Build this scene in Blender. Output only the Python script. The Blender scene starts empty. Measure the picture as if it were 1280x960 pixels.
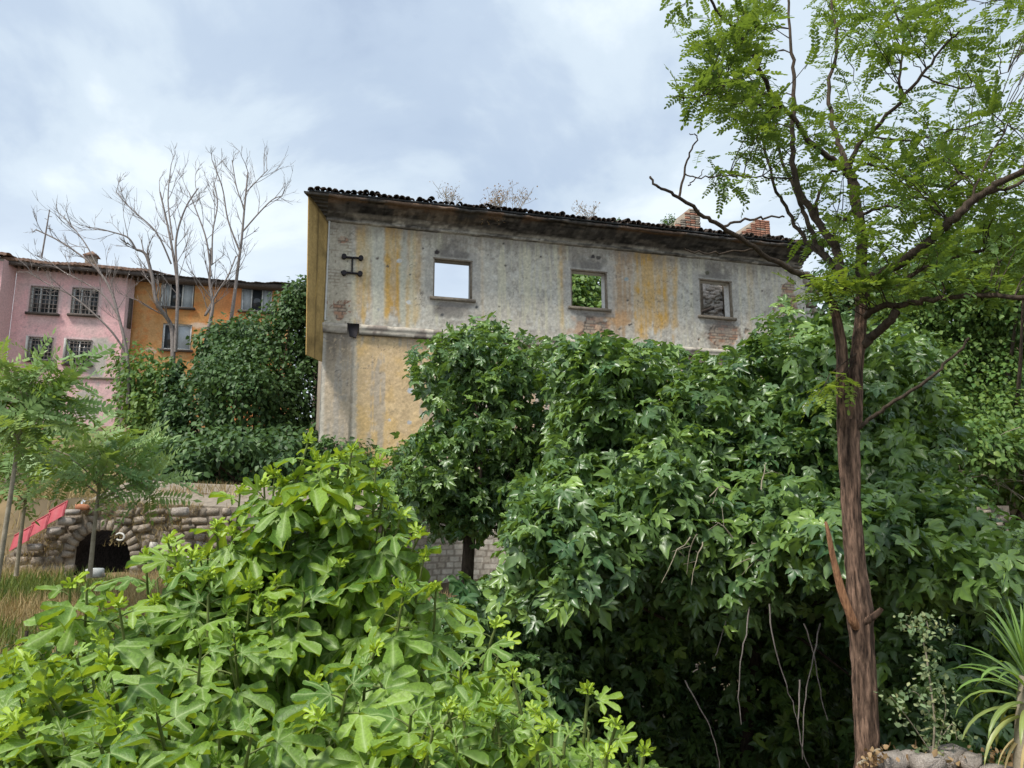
import bpy, math, random
import numpy as np
from mathutils import Vector, Matrix, Quaternion

# ------------------------------------------------------------------ camera, world, sun
SC = bpy.context.scene
COL = SC.collection
PITCH = math.radians(10.0); F = 940.0; EYE = np.array([0.0, 0.0, 1.65])
cam = bpy.data.cameras.new("camera"); camo = bpy.data.objects.new("camera", cam); COL.objects.link(camo)
cam.sensor_width = 36; cam.lens = 36 * F / 1280; cam.clip_start = 0.05; cam.clip_end = 3000
camo.location = EYE.tolist(); camo.rotation_euler = (math.pi / 2 + PITCH, 0, 0)
SC.camera = camo
SC.view_settings.view_transform = 'Standard'; SC.view_settings.look = 'None'
SC.view_settings.exposure = 0.78; SC.view_settings.gamma = 1

SUNDIR = Vector((-0.42, -0.42, 0.80)).normalized()        # towards the sun
SUN_EL = math.asin(SUNDIR.z); SUN_AZ = math.atan2(SUNDIR.x, SUNDIR.y)
sl = bpy.data.lights.new("sun", 'SUN'); sl.energy = 2.8; sl.angle = math.radians(10); sl.color = (1, 0.955, 0.88)
so = bpy.data.objects.new("sun", sl); COL.objects.link(so); so.rotation_euler = SUNDIR.to_track_quat('Z', 'Y').to_euler()

W = bpy.data.worlds.new("World"); SC.world = W; W.use_nodes = True
def world():
    nt = W.node_tree; N = nt.nodes; L = nt.links; N.clear()
    out = N.new('ShaderNodeOutputWorld'); bg = N.new('ShaderNodeBackground'); bg.inputs[1].default_value = 1
    sky = N.new('ShaderNodeTexSky'); sky.sky_type = 'NISHITA'; sky.sun_disc = False
    sky.sun_elevation = SUN_EL; sky.sun_rotation = SUN_AZ; sky.air_density = 1.2; sky.dust_density = 2.0
    sc = N.new('ShaderNodeVectorMath'); sc.operation = 'SCALE'; sc.inputs['Scale'].default_value = 0.10
    L.new(sky.outputs[0], sc.inputs[0])
    tc = N.new('ShaderNodeTexCoord'); sep = N.new('ShaderNodeSeparateXYZ'); L.new(tc.outputs['Generated'], sep.inputs[0])
    mx = N.new('ShaderNodeMath'); mx.operation = 'MAXIMUM'; mx.inputs[1].default_value = 0.0; L.new(sep.outputs[2], mx.inputs[0])
    ad = N.new('ShaderNodeMath'); ad.operation = 'ADD'; ad.inputs[1].default_value = 0.32; L.new(mx.outputs[0], ad.inputs[0])
    dx = N.new('ShaderNodeMath'); dx.operation = 'DIVIDE'; L.new(sep.outputs[0], dx.inputs[0]); L.new(ad.outputs[0], dx.inputs[1])
    dy = N.new('ShaderNodeMath'); dy.operation = 'DIVIDE'; L.new(sep.outputs[1], dy.inputs[0]); L.new(ad.outputs[0], dy.inputs[1])
    cb = N.new('ShaderNodeCombineXYZ'); L.new(dx.outputs[0], cb.inputs[0]); L.new(dy.outputs[0], cb.inputs[1]); cb.inputs[2].default_value = 3.3
    def noise(scale, detail, rough, dist, off):
        v = N.new('ShaderNodeVectorMath'); v.operation = 'ADD'; v.inputs[1].default_value = off; L.new(cb.outputs[0], v.inputs[0])
        n = N.new('ShaderNodeTexNoise'); n.inputs['Scale'].default_value = scale; n.inputs['Detail'].default_value = detail
        n.inputs['Roughness'].default_value = rough; n.inputs['Distortion'].default_value = dist; L.new(v.outputs[0], n.inputs['Vector']); return n.outputs['Fac']
    def ramp(f, stops):
        r = N.new('ShaderNodeValToRGB'); L.new(f, r.inputs[0]); e = r.color_ramp.elements
        e[0].position, e[0].color = stops[0][0], stops[0][1] + (1,); e[1].position, e[1].color = stops[-1][0], stops[-1][1] + (1,)
        for p, c in stops[1:-1]:
            q = e.new(p); q.color = c + (1,)
        r.color_ramp.interpolation = 'EASE'; return r.outputs[0]
    n1 = noise(2.1, 9, 0.54, 0.25, (4.1, 1.7, 0)); n2 = noise(0.8, 6, 0.5, 0.2, (9.4, 3.9, 2))
    cloud = ramp(n1, [(0.32, (0.27, 0.335, 0.44)), (0.44, (0.335, 0.405, 0.50)), (0.54, (0.42, 0.49, 0.56)), (0.64, (0.53, 0.59, 0.64)), (0.76, (.62, .67, .70))])
    cover = ramp(n2, [(0.30, (0.62, 0.62, 0.62)), (0.52, (1, 1, 1))])
    m = N.new('ShaderNodeMix'); m.data_type = 'RGBA'; L.new(cover, m.inputs[0]); L.new(sc.outputs[0], m.inputs[6]); L.new(cloud, m.inputs[7])
    # thin bright band of cloud towards the horizon
    hz = ramp(sep.outputs[2], [(0.20, (1, 1, 1)), (0.42, (0, 0, 0))])
    m2 = N.new('ShaderNodeMix'); m2.data_type = 'RGBA'; hs = N.new('ShaderNodeMath'); hs.operation = 'MULTIPLY'; hs.inputs[1].default_value = 0.62
    L.new(hz, hs.inputs[0]); L.new(hs.outputs[0], m2.inputs[0]); L.new(m.outputs[2], m2.inputs[6]); m2.inputs[7].default_value = (0.57, 0.63, 0.68, 1)
    L.new(m2.outputs[2], bg.inputs[0]); L.new(bg.outputs[0], out.inputs[0])
world()

# ------------------------------------------------------------------ helpers
def P(px, py, Y):
    """point of the place seen at photo pixel px,py that stands Y metres in front of the eye"""
    a = (px - 640) / F; b = -(py - 480) / F
    d = np.array([a, math.cos(PITCH) - b * math.sin(PITCH), math.sin(PITCH) + b * math.cos(PITCH)])
    return EYE + d * (Y / d[1])
def project(V):
    V = np.asarray(V, float) - EYE
    dep = V[..., 1] * math.cos(PITCH) + V[..., 2] * math.sin(PITCH)
    up = -V[..., 1] * math.sin(PITCH) + V[..., 2] * math.cos(PITCH)
    dep = np.where(np.abs(dep) < 1e-3, 1e-3, dep)
    return 640 + F * V[..., 0] / dep, 480 - F * up / dep, dep
_tab = {}
def vnoise(x, y, seed=0):
    if seed not in _tab: _tab[seed] = np.random.RandomState(seed + 11).rand(256, 256)
    T = _tab[seed]; xi = np.floor(x).astype(int); yi = np.floor(y).astype(int); fx = x - xi; fy = y - yi
    fx = fx * fx * (3 - 2 * fx); fy = fy * fy * (3 - 2 * fy)
    a = T[xi & 255, yi & 255]; b = T[(xi + 1) & 255, yi & 255]; c = T[xi & 255, (yi + 1) & 255]; d = T[(xi + 1) & 255, (yi + 1) & 255]
    return (a * (1 - fx) + b * fx) * (1 - fy) + (c * (1 - fx) + d * fx) * fy
def fbm(x, y, seed=0, o=4):
    s = 0; a = 0.5; t = 0
    for k in range(o):
        s = s + a * vnoise(x * 2 ** k + 17 * k, y * 2 ** k + 5 * k, seed + k); t += a; a *= 0.5
    return s / t
def sst(a, b, x): t = np.clip((x - a) / (b - a), 0, 1); return t * t * (3 - 2 * t)
def nrm(v): v = np.asarray(v, float); return v / np.maximum(np.linalg.norm(v, axis=-1, keepdims=True), 1e-9)
def mixc(c, d, m): return c * (1 - m[..., None]) + np.asarray(d, float) * m[..., None]

# ---- materials
MATS = {}
def nmat(name):
    m = bpy.data.materials.new(name); m.use_nodes = True; nt = m.node_tree; nt.nodes.clear()
    out = nt.nodes.new('ShaderNodeOutputMaterial'); b = nt.nodes.new('ShaderNodeBsdfPrincipled'); nt.links.new(b.outputs[0], out.inputs[0])
    MATS[name] = m; return m, nt, b, out
def rock_mat(name, c1, c2, scale=6, rough=0.9, bump=0.4, attr=False, spec=0.25, stretch=(1, 1, 1), rnd=0.0):
    m, nt, b, out = nmat(name); N = nt.nodes; L = nt.links
    tc = N.new('ShaderNodeTexCoord'); mp = N.new('ShaderNodeMapping'); mp.inputs['Scale'].default_value = stretch; L.new(tc.outputs['Object'], mp.inputs[0])
    n = N.new('ShaderNodeTexNoise'); n.inputs['Scale'].default_value = scale; n.inputs['Detail'].default_value = 9; n.inputs['Roughness'].default_value = 0.65; L.new(mp.outputs[0], n.inputs['Vector'])
    r = N.new('ShaderNodeMapRange'); r.inputs[1].default_value = 0.32; r.inputs[2].default_value = 0.68; L.new(n.outputs['Fac'], r.inputs[0])
    mx = N.new('ShaderNodeMix'); mx.data_type = 'RGBA'; L.new(r.outputs[0], mx.inputs[0])
    mx.inputs[6].default_value = tuple(c1) + (1,); mx.inputs[7].default_value = tuple(c2) + (1,); col = mx.outputs[2]
    if attr:
        at = N.new('ShaderNodeAttribute'); at.attribute_name = 'col'; mu = N.new('ShaderNodeMix'); mu.data_type = 'RGBA'; mu.blend_type = 'MULTIPLY'
        mu.inputs[0].default_value = 1; L.new(at.outputs['Color'], mu.inputs[6]); L.new(col, mu.inputs[7]); col = mu.outputs[2]
    if rnd:
        oi = N.new('ShaderNodeObjectInfo'); mr = N.new('ShaderNodeMapRange'); mr.inputs[3].default_value = 1 - rnd; mr.inputs[4].default_value = 1 + rnd; L.new(oi.outputs['Random'], mr.inputs[0])
        vs = N.new('ShaderNodeVectorMath'); vs.operation = 'SCALE'; L.new(col, vs.inputs[0]); L.new(mr.outputs[0], vs.inputs['Scale']); col = vs.outputs[0]
    L.new(col, b.inputs['Base Color']); b.inputs['Roughness'].default_value = rough; b.inputs['Specular IOR Level'].default_value = spec
    bp = N.new('ShaderNodeBump'); bp.inputs['Strength'].default_value = bump; bp.inputs['Distance'].default_value = 0.03; L.new(n.outputs['Fac'], bp.inputs['Height']); L.new(bp.outputs[0], b.inputs['Normal'])
    return m
def flat_mat(name, c, rough=0.6, metal=0, spec=0.4):
    m, nt, b, out = nmat(name); b.inputs['Base Color'].default_value = tuple(c) + (1,)
    b.inputs['Roughness'].default_value = rough; b.inputs['Metallic'].default_value = metal; b.inputs['Specular IOR Level'].default_value = spec; return m
def leaf_mat(name, dark, light, young, vein=None, rough=0.4, trans=0.3, back=None, spec=0.5, tcol=None, mottle=9):
    m, nt, b, out = nmat(name); N = nt.nodes; L = nt.links
    a = N.new('ShaderNodeAttribute'); a.attribute_name = 'rnd'; oi = N.new('ShaderNodeObjectInfo')
    ad = N.new('ShaderNodeMath'); ad.operation = 'ADD'; L.new(a.outputs['Fac'], ad.inputs[0]); L.new(oi.outputs['Random'], ad.inputs[1])
    fr = N.new('ShaderNodeMath'); fr.operation = 'FRACT'; L.new(ad.outputs[0], fr.inputs[0])
    def mix(f, c1, c2):
        x = N.new('ShaderNodeMix'); x.data_type = 'RGBA'; L.new(f, x.inputs[0])
        for i, c in ((6, c1), (7, c2)):
            if isinstance(c, tuple): x.inputs[i].default_value = c + (1,)
            else: L.new(c, x.inputs[i])
        return x.outputs[2]
    c = mix(fr.outputs[0], dark, light)
    tc = N.new('ShaderNodeTexCoord'); n = N.new('ShaderNodeTexNoise'); n.inputs['Scale'].default_value = mottle; n.inputs['Detail'].default_value = 5; L.new(tc.outputs['Object'], n.inputs['Vector'])
    mr = N.new('ShaderNodeMapRange'); mr.inputs[1].default_value = .3; mr.inputs[2].default_value = .7; mr.inputs[3].default_value = 0.72; mr.inputs[4].default_value = 1.25; L.new(n.outputs['Fac'], mr.inputs[0])
    vs = N.new('ShaderNodeVectorMath'); vs.operation = 'SCALE'; L.new(c, vs.inputs[0]); L.new(mr.outputs[0], vs.inputs['Scale']); c = vs.outputs[0]
    ag = N.new('ShaderNodeAttribute'); ag.attribute_name = 'age'; sc = N.new('ShaderNodeSeparateColor'); L.new(oi.outputs['Color'], sc.inputs[0])
    s1 = N.new('ShaderNodeMath'); s1.operation = 'SUBTRACT'; s1.inputs[0].default_value = 1; L.new(sc.outputs[0], s1.inputs[1])
    s2 = N.new('ShaderNodeMath'); s2.operation = 'ADD'; s2.use_clamp = True; L.new(s1.outputs[0], s2.inputs[0]); L.new(ag.outputs['Fac'], s2.inputs[1])
    c = mix(s2.outputs[0], c, young)
    if vein:
        v = N.new('ShaderNodeAttribute'); v.attribute_name = 'vein'; pw = N.new('ShaderNodeMath'); pw.operation = 'POWER'; pw.inputs[1].default_value = 6; L.new(v.outputs['Fac'], pw.inputs[0])
        ps = N.new('ShaderNodeMath'); ps.operation = 'MULTIPLY'; ps.inputs[1].default_value = .75; L.new(pw.outputs[0], ps.inputs[0]); c = mix(ps.outputs[0], c, vein)
    if back:
        g = N.new('ShaderNodeNewGeometry'); bm = N.new('ShaderNodeMath'); bm.operation = 'MULTIPLY'; bm.inputs[1].default_value = 0.6; L.new(g.outputs['Backfacing'], bm.inputs[0]); c = mix(bm.outputs[0], c, back)
    L.new(c, b.inputs['Base Color']); b.inputs['Roughness'].default_value = rough; b.inputs['Specular IOR Level'].default_value = spec
    bp = N.new('ShaderNodeBump'); bp.inputs['Strength'].default_value = 0.25; bp.inputs['Distance'].default_value = 0.01; L.new(n.outputs['Fac'], bp.inputs['Height']); L.new(bp.outputs[0], b.inputs['Normal'])
    t = N.new('ShaderNodeBsdfTranslucent'); g2 = N.new('ShaderNodeMix'); g2.data_type = 'RGBA'; g2.blend_type = 'MULTIPLY'; g2.inputs[0].default_value = 1
    L.new(c, g2.inputs[6]); g2.inputs[7].default_value = (tcol or (1.9, 1.7, 0.5)) + (1,); L.new(g2.outputs[2], t.inputs['Color'])
    ms = N.new('ShaderNodeMixShader'); ms.inputs[0].default_value = trans; L.new(b.outputs[0], ms.inputs[1]); L.new(t.outputs[0], ms.inputs[2]); L.new(ms.outputs[0], out.inputs[0])
    return m
M = {}
M['plaster'] = rock_mat('weathered_plaster', (0.80, 0.80, 0.80), (1.15, 1.15, 1.15), 11, 0.93, 0.32, attr=True)
M['cornice'] = rock_mat('sooty_cornice', (0.70, 0.70, 0.70), (1.3, 1.3, 1.3), 7, 0.95, 0.7, attr=True)
M['rubble'] = rock_mat('rubble_stone', (0.16, 0.13, 0.105), (0.40, 0.34, 0.27), 9, 0.95, 0.8, rnd=0.3)
M['mortar'] = rock_mat('old_mortar', (0.17, 0.14, 0.11), (0.32, 0.27, 0.21), 8, 0.95, 0.9)
M['pale_stone'] = rock_mat('pale_stone', (0.33, 0.31, 0.27), (0.58, 0.55, 0.49), 9, 0.9, 0.6, rnd=0.15)
M['rock'] = rock_mat('creek_rock', (0.24, 0.20, 0.17), (0.58, 0.52, 0.46), 16, 0.92, 0.9, rnd=0.2)
M['brick'] = rock_mat('red_brick', (0.22, 0.09, 0.055), (0.42, 0.22, 0.15), 7, 0.92, 0.6, rnd=0.25)
M['tile_and_vault_shade'] = rock_mat('sooty_tile_and_vault_shade', (0.022, 0.018, 0.016), (0.12, 0.092, 0.075), 14, 1.0, 0.7, rnd=0.5, spec=.05)  # roof tiles, and painted darkness inside the arch vault
M['sun_tone'] = rock_mat('sun_toned_rubble', (0.50, 0.45, 0.40), (0.85, 0.80, 0.74), 6, .95, .6)  # pale rubble, lightened further so the shaded wall looks sunlit
M['red_tile'] = rock_mat('clay_roof_tile', (0.15, 0.085, 0.06), (0.30, 0.20, 0.15), 9, 0.9, 0.5)
M['soil'] = rock_mat('soil', (0.045, 0.04, 0.028), (0.15, 0.12, 0.08), 0.9, 0.97, 0.6, attr=True)
M['wood'] = rock_mat('old_wood', (0.05, 0.04, 0.035), (0.13, 0.105, 0.09), 14, 0.85, 0.5, stretch=(1, 1, 1))
M['iron'] = flat_mat('rusty_iron', (0.03, 0.026, 0.03), 0.7, 0.5)
M['white_frame'] = rock_mat('white_paint', (0.50, 0.50, 0.48), (0.72, 0.72, 0.69), 9, 0.6, 0.2)
M['glass'] = flat_mat('window_glass', (0.03, 0.035, 0.04), 0.12, 0, 0.6)
M['curtain'] = rock_mat('net_curtain', (0.28, 0.31, 0.33), (0.50, 0.53, 0.54), 11, 0.9, 0.2, stretch=(6, 6, .6))
M['red_sheet'] = rock_mat('red_painted_sheet', (0.30, 0.03, 0.045), (0.50, 0.10, 0.11), 2.5, 0.5, 0.15, spec=0.4)
M['cream'] = rock_mat('cream_metal', (0.5, 0.49, 0.45), (0.7, 0.69, 0.64), 9, 0.5, 0.2)
M['orange_brick'] = rock_mat('orange_brick', (0.33, 0.13, 0.07), (0.50, 0.22, 0.12), 9, 0.8, 0.4)
M['bark'] = rock_mat('fissured_bark', (0.030, 0.019, 0.014), (0.31, 0.195, 0.135), 26, 0.95, 1.0, stretch=(2.4, 2.4, 0.36), attr=True)
M['dark_bark'] = rock_mat('dark_bark', (0.03, 0.022, 0.016), (0.095, 0.07, 0.05), 22, 0.95, 0.8, stretch=(1.5, 1.5, 0.5))
M['grey_bark'] = rock_mat('grey_bark', (0.13, 0.11, 0.10), (0.30, 0.26, 0.24), 14, 0.95, 0.5, stretch=(1.5, 1.5, .5))
M['pale_twig'] = rock_mat('pale_twig', (0.20, 0.17, 0.12), (0.38, 0.33, 0.25), 14, 0.95, 0.4)
M['green_stem'] = rock_mat('green_stem', (0.09, 0.12, 0.03), (0.16, 0.19, 0.06), 10, 0.7, 0.2)
M['dry_grass'] = leaf_mat('dry_grass_blades', (0.28, 0.20, 0.10), (0.52, 0.41, 0.22), (0.2, .22, .08), None, 0.8, 0.25, spec=0.1, tcol=(1.1, 1.0, .7))
M['green_grass'] = leaf_mat('green_grass_blades', (0.06, 0.11, 0.03), (0.17, 0.22, 0.07), (0.3, .3, .1), None, 0.7, 0.25, spec=0.1)
M['fig'] = leaf_mat('fig_leaf', (0.085, 0.175, 0.030), (0.205, 0.330, 0.050), (0.36, 0.50, 0.04), (0.42, 0.54, 0.24), 0.44, 0.30, (0.19, 0.29, 0.08), 0.36, (2.1, 1.8, .35), 22)
M['fig_mid'] = leaf_mat('broad_leaf', (0.034, 0.092, 0.034), (0.120, 0.205, 0.066), (0.24, 0.37, 0.07), (0.12, 0.2, 0.08), 0.36, 0.22, (0.13, 0.20, 0.10), 0.58, (1.9, 1.9, .5), 3)
M['robinia'] = leaf_mat('feathery_leaf', (0.075, 0.150, 0.042), (0.145, 0.235, 0.070), (0.28, 0.38, 0.05), None, 0.5, 0.42, (0.12, 0.18, 0.06), 0.35, (1.75, 1.6, .5), 4)
M['ailanthus'] = leaf_mat('long_feather_leaf', (0.16, 0.28, 0.10), (0.28, 0.41, 0.17), (0.26, 0.33, 0.08), None, 0.5, 0.34, (0.16, 0.24, 0.10), 0.4, (1.8, 1.6, .5), 4)
M['ivy'] = leaf_mat('ivy_leaf', (0.020, 0.055, 0.018), (0.062, 0.118, 0.034), (0.10, 0.18, 0.05), None, 0.5, 0.18, (0.07, 0.12, 0.05), 0.3, (1.6, 1.6, .6), 1.2)
M['ivy_light'] = leaf_mat('light_ivy_leaf', (0.050, 0.12, 0.030), (0.12, 0.21, 0.055), (0.2, 0.28, 0.06), None, 0.5, 0.28, (0.10, 0.16, 0.07), 0.3, (1.8, 1.7, .5), 1.2)
M['blade'] = leaf_mat('strap_leaf', (0.10, 0.20, 0.04), (0.20, 0.33, 0.08), (0.42, 0.40, 0.15), (0.3, 0.4, 0.15), 0.4, 0.3, None, 0.5, (1.8, 1.6, .4), 6)
M['dry_leaf'] = leaf_mat('dry_leaf', (0.20, 0.12, 0.06), (0.42, 0.28, 0.16), (0.5, .4, .2), None, 0.8, 0.3, None, 0.1, (1.2, 1.0, .6), 4)
M['pale_weed'] = leaf_mat('pale_weed_leaf', (0.13, 0.21, 0.10), (0.25, 0.33, 0.18), (0.42, .40, .2), None, 0.7, 0.3, None, 0.2, (1.3, 1.3, .7), 6)

# ---- object plumbing
def tag(o, label=None, cat=None, group=None, kind=None):
    if label: o['label'] = label
    if cat: o['category'] = cat
    if group: o['group'] = group
    if kind: o['kind'] = kind
    return o
def thing(name, loc, label, cat, group=None):
    o = bpy.data.objects.new(name, None); COL.objects.link(o); o.location = [float(v) for v in loc]; o.empty_display_size = 0.2
    return tag(o, label, cat, group)
class B:
    """collects triangles; everything in world coordinates"""
    def __init__(s): s.V = []; s.T = []; s.n = 0; s.A = {}; s.cnt = []
    def add(s, V, T, **attrs):
        V = np.asarray(V, float).reshape(-1, 3); T = np.asarray(T, int).reshape(-1, 3)
        s.V.append(V); s.T.append(T + s.n)
        for k, a in attrs.items(): s.A.setdefault(k, []).append((s.n, np.broadcast_to(np.asarray(a, float), (len(V),) + np.asarray(a, float).shape[1:]) if np.ndim(a) else np.full(len(V), float(a))))
        s.n += len(V); return s
    def quad(s, pts, **k):
        return s.add(pts, [[0, 1, 2], [0, 2, 3]], **k)
    def box(s, o, u, v, w, **k):
        o, u, v, w = [np.asarray(x, float) for x in (o, u, v, w)]
        pts = [o, o + u, o + u + v, o + v, o + w, o + u + w, o + u + v + w, o + v + w]
        T = [[0, 2, 1], [0, 3, 2], [4, 5, 6], [4, 6, 7], [0, 1, 5], [0, 5, 4], [1, 2, 6], [1, 6, 5], [2, 3, 7], [2, 7, 6], [3, 0, 4], [3, 4, 7]]
        return s.add(pts, T, **k)
    def tube(s, pts, rad, sides=6, ridge=0, seed=0, **k):
        pts = np.asarray(pts, float); n = len(pts); rad = np.broadcast_to(np.asarray(rad, float), (n,))
        tan = np.gradient(pts, axis=0); tan = nrm(tan)
        ref = np.array([0.9, 0.3, 0.1]) if abs(np.mean(tan, axis=0) @ np.array([0.9, .3, .1])) < 0.8 else np.array([0., 0.2, 1.])
        a = nrm(np.cross(tan, ref)); b = np.cross(tan, a)
        th = np.linspace(0, 2 * math.pi, sides, endpoint=False)
        R = rad[:, None] * np.ones(sides)[None]
        if ridge:
            L = np.concatenate([[0], np.cumsum(np.linalg.norm(np.diff(pts, axis=0), axis=1))])
            nz = vnoise(L[:, None] * 3.2 + 40 * np.ones(sides)[None], (np.arange(sides) * 0.85)[None] + 0.35 * np.sin(L * 5)[:, None], seed)
            nz2 = vnoise(L[:, None] * 14 + 40 * np.ones(sides)[None], (np.arange(sides) * 0.6)[None] + 0 * L[:, None], seed + 3)
            q = 0.65 * nz + 0.35 * nz2; R = R * (1 + ridge * (q - 0.5) * 2)
            k['col'] = np.repeat((0.30 + 0.95 * np.clip((q - .25) / .5, 0, 1)).reshape(-1, 1), 3, 1)
        V = pts[:, None] + R[..., None] * (np.cos(th)[None, :, None] * a[:, None] + np.sin(th)[None, :, None] * b[:, None])
        i = np.arange(n - 1)[:, None] * sides; j = np.arange(sides)[None]; j2 = (j + 1) % sides
        T = np.stack([np.stack([i + j, i + sides + j, i + sides + j2], -1), np.stack([i + j, i + sides + j2, i + j2], -1)], 2).reshape(-1, 3)
        return s.add(V.reshape(-1, 3), T, **k)
    def inst(s, tv, tf, Mx, vein=None, rnd=None, age=None):
        """Mx: N x 3 x 4"""
        N = len(Mx)
        if not N: return s
        V = np.einsum('nij,vj->nvi', Mx[:, :, :3], tv) + Mx[:, None, :, 3]
        T = tf[None] + (np.arange(N) * len(tv))[:, None, None]
        k = {}
        if vein is not None: k['vein'] = np.tile(vein, N)
        if rnd is not None: k['rnd'] = np.repeat(rnd, len(tv))
        if age is not None: k['age'] = np.repeat(age, len(tv))
        return s.add(V.reshape(-1, 3), T.reshape(-1, 3), **k)
    def obj(s, name, mat, parent=None, smooth=False, kind=None, origin=None):
        V = np.concatenate(s.V); T = np.concatenate(s.T)
        if origin is None: origin = np.array(parent.matrix_parent_origin) if False else (np.array(parent.location) if parent is not None and parent.type == 'EMPTY' else (np.array(parent['_o']) if parent is not None and '_o' in parent else V.mean(0)))
        me = bpy.data.meshes.new(name); me.vertices.add(len(V)); me.vertices.foreach_set('co', (V - origin).astype(np.float32).ravel())
        me.loops.add(T.size); me.loops.foreach_set('vertex_index', T.astype(np.int32).ravel())
        me.polygons.add(len(T)); me.polygons.foreach_set('loop_start', np.arange(0, T.size, 3, dtype=np.int32))
        me.polygons.foreach_set('loop_total', np.full(len(T), 3, dtype=np.int32))
        me.update(calc_edges=True)
        for k, lst in s.A.items():
            dim = lst[0][1].ndim
            if dim == 2:
                arr = np.ones((len(V), 4)) * 0.8
                for n0, a in lst: arr[n0:n0 + len(a), :3] = a
                at = me.attributes.new(k, 'FLOAT_COLOR', 'POINT'); at.data.foreach_set('color', arr.astype(np.float32).ravel())
            else:
                arr = np.zeros(len(V))
                for n0, a in lst: arr[n0:n0 + len(a)] = a
                at = me.attributes.new(k, 'FLOAT', 'POINT'); at.data.foreach_set('value', arr.astype(np.float32))
        if smooth: me.polygons.foreach_set('use_smooth', np.ones(len(T), bool))
        me.materials.append(mat)
        o = bpy.data.objects.new(name, me); COL.objects.link(o)
        if parent is not None: o.parent = parent                       # parents sit unrotated, so local = world - parent origin
        else: o.location = origin.tolist()
        ORG[o.name] = origin
        if parent is not None and parent.type == 'MESH': pass
        if kind: o['kind'] = kind
        return o
ORG = {}
def sub(b, name, mat, parent, **k):
    """child of a mesh part: parts share their thing's origin, so the child does too"""
    return b.obj(name, mat, parent, origin=ORG[parent.name], **k)

# ---- leaf templates: x across, y along, z up
def lobed(angles, lens, widths, sinus, ss, prof, droop=0.25, fold=0.12, wav=0.05, seed=0):
    rs = np.random.RandomState(seed); V = [(0, 0, 0)]; ve = [1.0]; T = []
    def pol(a, r): return (math.sin(a) * r, math.cos(a) * r, 0)
    A = [math.radians(x + rs.uniform(-4, 4)) for x in angles]; n = len(A)
    S = []
    for j in range(n + 1):
        if j == 0: a, r = A[0] - math.radians(52), 0.20
        elif j == n: a, r = A[-1] + math.radians(52), 0.20
        else: a, r = (A[j - 1] + A[j]) / 2, sinus[j - 1] * rs.uniform(.85, 1.15)
        S.append(len(V)); V.append(pol(a, r)); ve.append(0)
    for i in range(n):
        L = lens[i] * rs.uniform(.92, 1.08); Wd = widths[i] * rs.uniform(.9, 1.1); a = A[i]; fx, fy = math.sin(a), math.cos(a); bend = rs.uniform(-.06, .06)
        m0 = len(V); V.append(pol(a, 0.2 * L)); ve.append(1); rows = []
        for s_, p_ in zip(ss, prof):
            r = s_ * L; w = p_ * Wd; c = np.array([fx * r + fy * bend * s_ * s_, fy * r - fx * bend * s_ * s_, 0]); k = len(V)
            V.append(tuple(c)); V.append((c[0] - fy * w, c[1] + fx * w, 0)); V.append((c[0] + fy * w, c[1] - fx * w, 0)); ve += [1, 0, 0]; rows.append((k, k + 1, k + 2))
        tip = len(V); V.append((fx * L + fy * bend, fy * L - fx * bend, 0)); ve.append(.6)
        SL, SR = S[i], S[i + 1]; k, l, r = rows[0]
        T += [(0, m0, SL), (m0, l, SL), (m0, k, l), (0, SR, m0), (m0, SR, r), (m0, r, k)]
        for q in range(len(rows) - 1):
            k, l, r = rows[q]; k2, l2, r2 = rows[q + 1]; T += [(k, l2, l), (k, k2, l2), (k, r, r2), (k, r2, k2)]
        k, l, r = rows[-1]; T += [(k, tip, l), (k, r, tip)]
    V = np.array(V, float); ve = np.array(ve); R2 = (V[:, :2] ** 2).sum(1)
    V[:, 2] = -droop * R2 - 0.09 * V[:, 0] ** 2 + fold * (1 - ve) * (0.4 + R2) + rs.uniform(-wav, wav, len(V)) * (R2 > .05)
    return V, np.array(T), ve
FIG = [lobed([-92, -44, 0, 44, 92], [.60, .86, 1.0, .86, .60], [.12, .145, .16, .145, .12], [.25, .33, .33, .25], [.40, .62, .82, .94], [.55, .92, 1.05, .68], d, f, .035, 50 + i)
       for i, (d, f) in enumerate([(.18, .12), (.3, .2), (.08, .08), (.45, .16), (.2, -.06), (.0, .22), (.34, .24)])]
FIG += [lobed([-70, 0, 70], [.70, 1.0, .70], [.16, .20, .16], [.36, .36], [.45, .64, .82, .94], [.72, 1., .9, .55], .3, .14, .035, 71 + i) for i in range(2)]
FIGL = [lobed([-88, -42, 0, 42, 88], [.62, .86, 1.0, .86, .62], [.17, .21, .24, .21, .17], [.44, .52, .52, .44], [.5, .8], [1.0, .5], d, f, .05, 80 + i)
        for i, (d, f) in enumerate([(.15, .15), (.35, .22), (.0, .1), (.5, .2)])]
FIGL += [lobed([-62, 0, 62], [.74, 1.0, .74], [.24, .28, .24], [.54, .54], [.5, .8], [1.0, .5], d, .16, .05, 90 + i) for i, d in enumerate([.2, .5, .7])]
def ovate(w=.32, droop=.2, fold=.1):
    V = np.array([(0, 0, 0), (-w, .35, fold), (0, .4, 0), (w, .35, fold), (-w * .7, .72, fold * .6), (w * .7, .72, fold * .6), (0, 1, 0)], float)
    V[:, 2] -= droop * V[:, 1] ** 2
    return V, np.array([(0, 2, 1), (0, 3, 2), (1, 2, 4), (2, 3, 5), (2, 6, 4), (2, 5, 6)]), np.array([1, 0, 1, 0, 0, 0, 1.])
OV = [ovate(.34, .2, .1), ovate(.4, .45, .16), ovate(.3, 0, .12), ovate(.38, .3, -.05)]
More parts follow.
